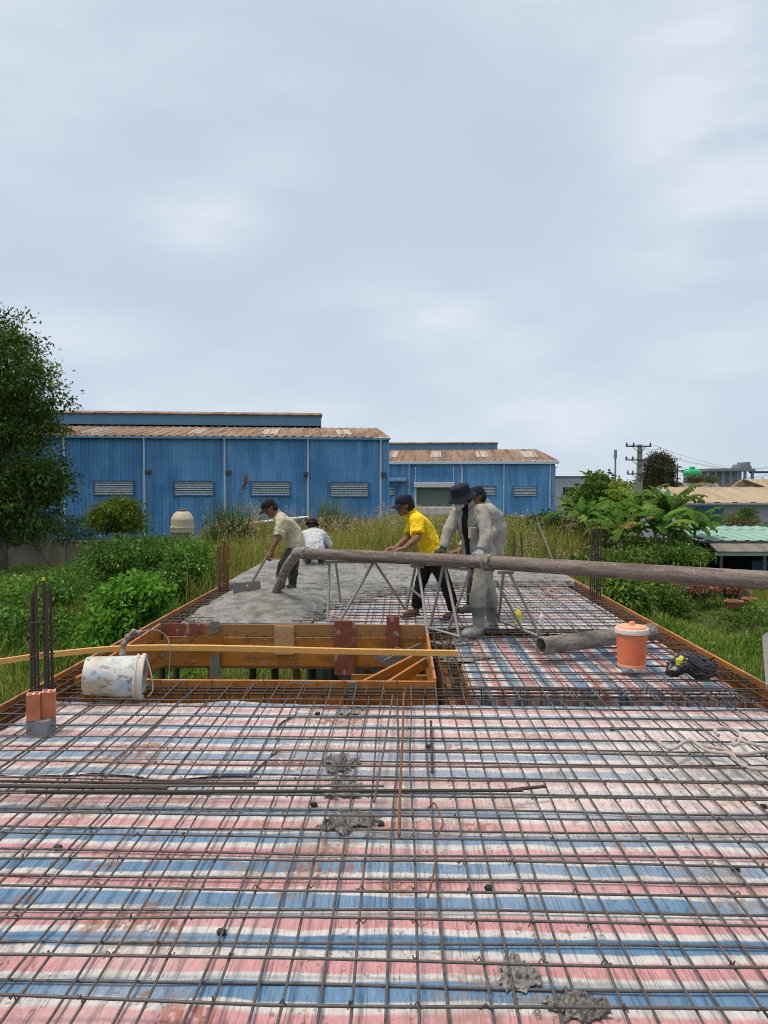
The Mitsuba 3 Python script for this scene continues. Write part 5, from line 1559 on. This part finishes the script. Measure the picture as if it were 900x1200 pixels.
for px0, px1, dy in ((110, 157, 0), (204, 250.5, .6), (294, 340.5, 1), (386.5, 432, 2)):
    louvre(fr1, wh, px0, px1, 563.5 + dy, 579.5 + dy)
for i, u in enumerate(pipes):
    pts = [(u, -.30, EZ - .1), (u, -.14, EZ - .45), (u, -.13, 0.5)] + ([(u, -.13, .0), (u - .35, -.13, -1.4)] if i in (2,) else [(u, -.13, -2.0)])
    part(wh, 'downpipe', fr1(tube(pts, .065, 8)), 'pale_pipe', 60)
for px, py in ((174.5, 552.5), (268, 553), (358.5, 555), (449, 555.5)):
    u, z = fr1.hit(px, py)
    part(wh, 'wall_lamp', fr1(cbox(u - .16, u + .16, -.34, -.04, z - .15, z + .15, .03)), 'steel_dark')

# ---- far warehouse
pr2, pl2 = at(650, 541, 96), at(455, 540.5, 97)
fr2 = Frame([pr2[0], pr2[1], 0], [pr2[0] - pl2[0], pr2[1] - pl2[1], 0])
E2 = float(pr2[2])
L2 = 30.0
w2 = thing('warehouse', 'farther blue warehouse with a roller shutter door and orange rusty roof', 'warehouse')
dl, dt = fr2.hit(487, 571); dr2, db = fr2.hit(531, 603)
pu = [fr2.hit(px, 560)[0] for px in (479.5, 540.5, 590.5, 644.5)]
for a, b, z0 in ((-L2, pu[0], -2), (pu[0], dl, -2), (dl, dr2, dt), (dr2, pu[1] + .2, -2), (pu[1] + .2, pu[2], -2), (pu[2], pu[3], -2), (pu[3], 0, -2)):
    part(w2, 'wall_panel', fr2(corrugated(a + .01, b - .01, .30, -.04, lambda x, o, t: np.stack([x, o, np.full_like(x, z0 if t == 0 else E2 - .1)], -1))), 'blue_cladding')
part(w2, 'side_wall', fr2(box(-.02, .05, .02, 24, -2.0, E2 + .1)), 'blue_cladding')
part(w2, 'eave_fascia', fr2(cbox(-L2, .5, -.45, -.30, E2 - .30, E2 + .10, .02)), 'pale_pipe')
R2 = 1.95
rs = np.linspace(-L2, .5, 14)
for a, b in zip(rs[:-1], rs[1:]):
    last = b > .4
    part(w2, 'roof_sheet', fr2(corrugated(a, b - .015, .75, .06, lambda x, o, t: np.stack([x - (0 if t == 0 else np.clip((x + 2.4) / 2.9, 0, 1) * 1.6 if last else 0), np.full_like(x, -.42 if t == 0 else 10.2), o + (E2 + .1 if t == 0 else E2 + .1 + R2)], -1))), 'rusty_roof')
part(w2, 'roof_back', fr2(hullbox([(u, v, z) for u in (-L2, -.9) for v, z in ((10.25, E2 + R2 + .08), (21, E2), (10.25, E2 + R2), (21, E2 - .1))])), 'rusty_roof')
for px0, px1 in ((458, 466), (505, 517), (558, 571), (612, 628)):
    a, b = fr2.hit(px0, 534, 5)[0], fr2.hit(px1, 534, 5)[0]
    part(w2, 'skylight', fr2(corrugated(a, b, .32, .05, lambda x, o, t: np.stack([x, np.full_like(x, 2.5 if t == 0 else 8.0), o + .05 + E2 + .1 + R2 * ((2.92 if t == 0 else 8.42) / 10.62)], -1))), 'skylight_sheet')
m2 = fr2.hit(583, 520, 10.0)[0]
z2a, z2b = E2 + R2 - .05, fr2.hit(520, 520, 10.0)[1]
part(w2, 'roof_monitor', fr2(box(-L2 + 1, m2, 10.0, 13, z2a, z2b)), 'monitor_sheet')
part(w2, 'roof_monitor__cap', fr2(hullbox([(u, v, z) for u in (-L2 + 1, m2 + .1) for v, z in ((9.7, z2b), (9.7, z2b + .08), (11.5, z2b + .32), (13.2, z2b))])), 'rusty_roof')
part(w2, 'shutter_door', fr2(corrugated(dl + .1, dr2 - .1, .5, -.03, lambda x, o, t: np.stack([x, o + .25, np.full_like(x, -.9 if t == 0 else dt)], -1))), 'shutter_grey', label='grey green roller shutter door')
part(w2, 'dock', fr2(cbox(dl - .6, dr2 + .6, -1.2, -.05, -2.3, -1.0, .03)), 'far_white', label='white loading dock under the shutter')
part(w2, 'shutter_box', fr2(cbox(dl - .2, dr2 + .2, -.75, -.06, dt - .02, dt + .62, .04)), 'far_white', label='pale canopy box over the roller shutter')
part(w2, 'door_jamb', fr2(cbox(dl - .12, dl + .12, -.12, -.05, -1.0, dt - .03, .02)), 'pale_pipe')
part(w2, 'door_jamb', fr2(cbox(dr2 - .12, dr2 + .12, -.12, -.05, -1.0, dt - .03, .02)), 'pale_pipe')
for px0, px1, py0, py1 in ((455, 464, 570, 580), (562, 581, 570, 580), (601.5, 629, 570.5, 581)):
    louvre(fr2, w2, px0, px1, py0, py1, 6)
u0, zc = fr2.hit(455, 561); u1, _ = fr2.hit(477, 568)
part(w2, 'window_canopy', fr2(hullbox([(u, v, z) for u in (u0, u1) for v, z in ((-.05, zc + .3), (-1.2, zc - .25), (-1.2, zc - .4), (-.05, zc - .35))])), 'blue_trim')
for u in pu:
    part(w2, 'downpipe', fr2(tube([(u, -.38, E2 - .2), (u, -.14, E2 - .6), (u, -.13, -2.0)], .075, 8)), 'pale_pipe', 60)

# ---- retaining wall of the warehouse yard, on the left
o = at(142, 632, 49.6)
rw = thing('retaining_wall', 'weathered grey concrete wall at the foot of the blue warehouse on the left', 'wall')
xr = at(150, 632, 49.4)[0]
for i in range(9):
    a = xr - 4.0 * (i + 1); b = xr - 4.0 * i - .02
    part(rw, 'wall_panel', cbox(a, b, 49.2, 49.42, -3.9, at(100, 633.5, 49.3)[2] + .03 * math.sin(i * 5), .02), 'old_concrete')

# ---- cream water tank
o = at(214, 624, 46)
wt = thing('water_tank', 'cream plastic water tank with a dark lid on a grey stand before the blue wall', 'water tank')
s = 46 / F
part(wt, 'body', place(lathe([(0, 0), (13.5 * s, 0), (14 * s, 1 * s), (14 * s, 6.5 * s), (13.4 * s, 7 * s), (13.4 * s, 15 * s), (13.0 * s, 17 * s), (10 * s, 22 * s), (7.5 * s, 24.5 * s), (5 * s, 25 * s), (0, 25 * s)], 32), o), 'tank_cream', 40)
part(wt, 'band', place(lathe([(14 * s, 5.2 * s), (14.6 * s, 5.4 * s), (14.6 * s, 6.9 * s), (13.5 * s, 7.2 * s)], 32), o), 'tank_cream', 40)
part(wt, 'lid', place(lathe([(5.4 * s, 25 * s), (5.4 * s, 26.5 * s), (4 * s, 27.6 * s), (0, 28 * s)], 24), o), 'steel_dark', 40)
gz = float(ground_z(o[0], 46))
part(wt, 'stand', cat([place(lathe([(0, -.02), (13.8 * s, -.03), (13.8 * s, -.25), (12 * s, -.26)], 24), o)] + [box(o[0] + a - .05, o[0] + a + .05, 46 + b - .05, 46 + b + .05, gz - .1, o[2] - .26) for a in (-.55, .55) for b in (-.4, .4)]), 'old_concrete')

# ---- white sheet lean-to behind the workers
pts = [at(282, 615.5, 40), at(362, 606.5, 41), at(362, 605.5, 43.5), at(285, 613, 43)]
k = thing('metal_sheet', 'pale bent roofing sheet lying on posts in the grass behind the shovelling worker', 'roofing sheet')
part(k, 'sheet', hullbox([p + [0, 0, dz] for p in pts for dz in (0, .05)]), 'far_white')
for p in (pts[0] * .9 + pts[1] * .1, pts[1] * .95 + pts[0] * .05):
    part(k, 'post', box(p[0] - .05, p[0] + .05, p[1] + .3, p[1] + .4, float(ground_z(p[0], p[1])) - .1, p[2] - .01), 'reed_stalk')
pk_ = [at(237 + 230 - 167, 590, 39), at(306, 609, 39)]
solo('white_rod', tube([at(292, 588, 39), at(304, 608, 39), np.array([*at(305, 612, 39)[:2], -2])], .02, 6), 'pale_pipe', 'thin pale rod slanting in the grass left of the shovelling worker', 'rod')

# ---- right side: grey building, pole, roofs, tanks
fb = Frame(at(706, 600, 108), [1, .05, 0])
gb = thing('grey_building', 'pale grey windowless building side right of the far warehouse', 'building')
ul, zt = fb.hit(650, 556); ur, zt2 = fb.hit(704, 560)
part(gb, 'wall', fb(box(ul - 2, ur, 0, 14, -3.7, zt - .4)), 'pale_wall')
part(gb, 'roof', fb(hullbox([(u, v, z) for u, dz in ((ul - 2.2, .1), (ur + .2, -.05)) for v, z in ((-.2, zt - .38), (-.2, zt - .22), (14, zt - .2), (14, zt - .36))])), 'far_grey')
u0, z1 = fb.hit(660, 571); u1, z0 = fb.hit(673, 580)
wk = part(gb, 'window', fb(box(u0, u1, -.05, .02, z0, z1)), 'dark_void')
for q in range(3):
    part(wk, 'bar', fb(box(u0 + (u1 - u0) * (q + .5) / 3 - .03, u0 + (u1 - u0) * (q + .5) / 3 + .03, -.09, -.05, z0, z1)), 'far_grey')
part(gb, 'wing', fb(box(ur, ur + 9, 2, 14, -3.7, zt - 1.4)), 'far_white')
part(gb, 'tower', fb(box(ul - .6, ul + .9, 3, 5, zt - .2, fb.hit(652, 548, 3)[1])), 'far_white')
part(gb, 'tower__slab', fb(box(ul - .8, ul + 1.1, 2.8, 5.2, fb.hit(652, 548, 3)[1], fb.hit(652, 547, 3)[1])), 'far_grey')

ph = thing('power_pole', 'concrete power pole with three crossarms rising above the bananas', 'power pole')
y = 60.0
b = at(749, 590, y); gz = -3.7
top = at(749, 521, y)
part(ph, 'pole', hullbox([(b[0] + sx * w_, y + sy * w_, z) for sx in (-1, 1) for sy in (-1, 1) for z, w_ in ((gz, .27), (top[2], .15))]), 'pole_concrete')
for py, x0, x1 in ((523, 733.5, 763.5), (539, 733, 761.5), (555.5, 735, 757)):
    p0, p1 = at(x0, py, y - .25), at(x1, py, y - .25)
    a = part(ph, 'crossarm', beam(p0, p1, .09, .10), 'steel_dark')
    for t, px in ((.03, x0), (.30, 0), (.95, x1)):
        q = mid(p0, p1, t)
        part(a, 'insulator', place(lathe([(0, .03), (.05, .03), (.05, .07), (.11, .10), (.05, .14), (.10, .17), (.04, .22), (.03, .32), (0, .33)], 10), q), 'steel_dark', 40)
    for sgn in (0, 1):
        part(a, 'stay', tube([mid(p0, p1, .22 if sgn == 0 else .78), np.array([b[0], y - .2, p0[2] - .55])], .025, 6), 'steel_dark')
wi = 0
for py, pxs in ((521, (735, 742, 762)), (537, (734, 742, 760))):
    for px in pxs:
        p0 = at(px, py - 1, y - .25)
        for far, lab in (((38 + px * .02, 100, p0[2] + .3), 'right'),):
            p1 = np.array([far[0] + (px - 735) * .04, 110, p0[2] - .4])
            t = np.linspace(0, 1, 24)[:, None]
            q = p0 + (p1 - p0) * t - Z3 * (4 * 1.1 * t * (1 - t))
            solo('power_line', tube(q, .012, 4), 'steel_dark', 'thin power line sagging right from the ' + ('upper' if py == 521 else 'middle') + ' crossarm, ' + ('left' if px < 740 else 'middle' if px == 742 else 'right') + ' insulator', 'power line', group='power lines from the pole')
sl = at(720.5, 600, 82)
solo('lamp_mast', cat([tube([(sl[0], 82, -3.7), (sl[0], 82, at(720, 537, 82)[2])], [.14, .09], 8), tube([(sl[0], 82, at(720, 537, 82)[2]), (sl[0], 82, at(720, 527, 82)[2])], [.19, .15], 8)]), 'far_grey', 'slim grey mast with a thicker head left of the power pole', 'mast')

# tan roofed house
ft = Frame(at(905, 590, 66), [1, -.02, 0])
th = thing('tan_house', 'house with a long tan corrugated roof behind the bananas on the right', 'house')
ul, z0 = ft.hit(800, 589); ur = 6.0
zr = ft.hit(850, 571, 7.0)[1]
n = 9
for i in range(n):
    a, b_ = ul + (ur - ul) * i / n, ul + (ur - ul) * (i + 1) / n
    part(th, 'roof_sheet', ft(corrugated(a, b_ - .012, .75, .06, lambda x, o, t: np.stack([x, np.full_like(x, -.5 if t == 0 else 7.0), o + (z0 if t == 0 else zr)], -1))), 'tan_roof')
part(th, 'roof_back', ft(hullbox([(u, v, z) for u in (ul, ur) for v, z in ((7.02, zr + .03), (14, z0), (7.02, zr - .05), (14, z0 - .1))])), 'tan_roof')
part(th, 'wall', ft(box(ul + .3, ur - .2, .0, 13.6, -3.7, z0 - .1)), 'lilac_wall')
part(th, 'gutter', ft(cbox(ul, ur, -.72, -.5, z0 - .22, z0 - .02, .03)), 'far_grey')
u0, z1 = ft.hit(815, 594); u1, z2 = ft.hit(847, 614)
part(th, 'blue_panel', ft(box(u0, u1, -.06, -.005, z2, z1)), 'door_blue', label='dark blue boarded opening')
part(th, 'gable_end', ft(hullbox([(ul - .05, v, z) for v, z in ((-.5, z0), (7, zr + .05), (14, z0))] + [(ul + .1, v, z) for v, z in ((-.5, z0), (7, zr + .05), (14, z0))])), 'pale_wall')
# second little gable behind
f3 = Frame(at(940, 570, 84), [1, 0, 0])
g3 = thing('gabled_house', 'pale roofed house with a small brown gable behind the tan roof', 'house')
a0, za = f3.hit(857, 571); b0, zb = f3.hit(870, 562); c0_, zc_ = f3.hit(886, 571)
part(g3, 'gable', f3(hullbox([(u, v, z) for v in (0, .3) for u, z in ((a0, za - 2.2), (a0, za), (b0, zb), (c0_, za), (c0_, za - 2.2))])), 'tan_roof')
part(g3, 'roof', f3(hullbox([(u, v, z) for (u, z) in ((b0, zb + .05), (c0_ + 9, zb + .05)) for v in (-.3, -.1)] + [(u, v, za) for u in (c0_, c0_ + 9) for v in (-2.6, -2.4)] + [(c0_ + 9, 6, za), (b0, 6, za)])), 'tan_roof')
part(g3, 'wall', f3(box(a0 + .1, c0_ + 9, .31, 8, -3.7, za - .3)), 'lilac_wall')
# green roofed shelter
fg = Frame(at(930, 630, 38), [1, -.03, 0])
gs = thing('green_shelter', 'open shelter with a pale green metal roof at the right edge', 'shelter')
ul, z0 = fg.hit(815, 633); ur = 4.0
zr = fg.hit(850, 617, 6.0)[1]
for i in range(7):
    a, b_ = ul + (ur - ul) * i / 7, ul + (ur - ul) * (i + 1) / 7
    part(gs, 'roof_sheet', fg(corrugated(a, b_ - .01, .62, .05, lambda x, o, t: np.stack([x + (.35 if t and i == 0 else 0) * 0, np.full_like(x, -.4 if t == 0 else 6.0), o + (z0 if t == 0 else zr)], -1))), 'green_roof')
part(gs, 'fascia', fg(cbox(ul, ur, -.46, -.41, z0 - .10, z0 + .02, .005)), 'steel_dark')
zl = fg.hit(860, 643)[1]
part(gs, 'awning', fg(hullbox([(u, v, z) for u in (ul + .5, ur) for v, z in ((-.45, z0 - .12), (-1.6, zl), (-1.6, zl - .05), (-.45, z0 - .18))])), 'old_concrete', label='old grey sheet awning under the green roof')
part(gs, 'beam', fg(box(ul + .4, ur, -1.55, -1.45, zl - .22, zl - .07)), 'green_roof')
for u in np.linspace(ul + .7, ur, 5):
    part(gs, 'post', fg(box(u - .06, u + .06, -1.55, -1.43, -3.7, zl - .2)), 'steel_dark')
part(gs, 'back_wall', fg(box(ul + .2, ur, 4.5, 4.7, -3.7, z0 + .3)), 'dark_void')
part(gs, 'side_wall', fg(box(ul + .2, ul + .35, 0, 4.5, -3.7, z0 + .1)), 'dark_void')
part(gs, 'cabinet', fg(box(ul + 3.2, ul + 4.4, 1.0, 1.6, -3.7, -2.2)), 'door_blue')
# tree on the right edge above the green roof
plant('edge_shrub', 'dark bit of shrub at the right edge between the house wall and green roof', 'shrub', gpt(897, 44), [blob(900, 626, 8, 10, 44), blob(875, 600, 8, 3, 50)], 60, 14, .22, .09, (.045, .08, .025), 81, .04, .2, .3, 6, .4)
plant('edge_shrub', 'small faded shrub against the lilac house wall', 'shrub', gpt(868, 55), [blob(868, 609, 16, 6, 55), blob(880, 605, 6, 7, 55)], 80, 14, .26, .09, (.10, .11, .05), 82, .04, .25, .3, 8, .4)
# green tank on its roof
fk = Frame(at(840, 566, 78), [1, 0, 0])
kt = thing('roof_tank', 'bright green horizontal water tank on a roof right of the dark tree', 'water tank')
u0, z0 = fk.hit(809, 561); u1, z1 = fk.hit(830.5, 548.5)
r = (z1 - z0) / 2
cy = lathe([(0, 0), (r * .55, .06), (r * .9, .28), (r, .5)] + [(r * (1 + .02 * (i % 2)), z) for i, z in enumerate(np.linspace(.55, u1 - u0 - .55, 9))] + [(r, u1 - u0 - .5), (r * .9, u1 - u0 - .28), (r * .55, u1 - u0 - .06), (0, u1 - u0)], 28)
part(kt, 'body', fk(place(cy, np.array([u0, 2.0, z0 + r]), ex=(0, 0, 1), ez=(1, 0, 0))), 'tank_green', 40)
part(kt, 'hatch', fk(place(trimesh.creation.cylinder(.28, .3, sections=16), np.array([(u0 + u1) / 2, 2, z1 + .02]))), 'tank_green')
part(kt, 'cradle', fk(cat([box(u0 + (u1 - u0) * t - .08, u0 + (u1 - u0) * t + .08, 1.3, 2.7, z0 - .5, z0 + .25) for t in (.2, .5, .8)])), 'steel_dark')
rh = thing('roof_terrace', 'flat roofed house with planted roof edge carrying the green water tank', 'house')
ua, ub = fk.hit(795, 570)[0], fk.hit(842, 570)[0]
part(rh, 'wall', fk(box(ua, ub, .5, 8, -3.7, z0 - .5)), 'far_white')
part(rh, 'parapet', fk(box(ua - .1, ub + .1, .3, .5, z0 - 1.4, z0 - .45)), 'far_white')
g = np.random.default_rng(91)
P = np.stack([g.uniform(fk.hit(808, 560)[0], ub, 900), g.uniform(.2, .9, 900), g.uniform(z0 - .9, z0 + .25, 900)], -1) @ fk.M[:3, :3].T + fk.M[:3, 3]
m, c = leaf_mesh(P, g.normal(size=P.shape) + [0, 0, .6], .35, .10, tint((.075, .09, .05), g.normal(size=900), g, .3))
part(rh, 'roof_plants', m, 'leaf', color=c, kind='stuff')
solo('thin_mast', tube([fk(trimesh.Trimesh([[fk.hit(806.5, 560)[0], 3, z0 - .5], [fk.hit(806.5, 543)[0], 3, fk.hit(806.5, 543, 3)[1]], [0, 0, 0]], [[0, 1, 2]], process=False)).vertices[i] for i in (0, 1)], .05, 6), 'steel_dark', 'thin dark mast standing on the roof left of the green tank', 'mast')
# far steel framed building
ff = Frame(at(860, 560, 125), [1, 0, 0])
fs = thing('frame_building', 'far grey open frame building with a roof block behind the green tank', 'building')
u0, zt = ff.hit(829, 549); u1, zb = ff.hit(885, 565)
part(fs, 'roof', ff(box(u0, u1, 0, 12, zt - .45, zt)), 'far_grey')
for u in np.linspace(u0 + .3, u1 - .3, 7):
    part(fs, 'column', ff(box(u - .18, u + .18, .2, .6, -3.7, zt - .45)), 'far_grey')
part(fs, 'wall', ff(box(u0 + 1.2, u1, 5, 12, -3.7, zt - .45)), 'pale_wall')
for px0, px1, py0, py1 in ((866, 881, 546, 549), (873, 879.5, 541.5, 546), (868, 872, 544, 546)):
    a, zz1 = ff.hit(px0, py0, 3); b_, zz0 = ff.hit(px1, py1, 3)
    part(fs, 'roof_block', ff(box(a, b_, 3, 6, zz0 - .1, zz1)), 'far_grey')
a, za = ff.hit(882, 553); b_, _ = ff.hit(900, 553)
part(fs, 'jib', ff(box(a, b_ + 3, 1, 1.3, za - .2, za + .15)), 'steel_dark')
# far trees closing the horizon
g = np.random.default_rng(95)
for i, (px, y, w_, h_, lab) in enumerate(((905, 150, 60, 10, 'far'), (690, 190, 30, 14, 'far'), (760, 170, 40, 12, 'far'), (-60, 120, 60, 22, 'left'))):
    plant('distant_tree', ('low distant tree line at the right edge', 'distant tree behind the grey building', 'distant trees behind the power pole', 'distant tree behind the left end of the near warehouse')[i], 'tree', gpt(px, y), [blob(px, 575 - h_ * .2, w_ * .5, h_ * .55, y), blob(px + w_ * .3, 574, w_ * .4, h_ * .4, y)], 220, 14, .9, .4, (.06, .085, .045), 96 + i, .25, .7, .3, 8)
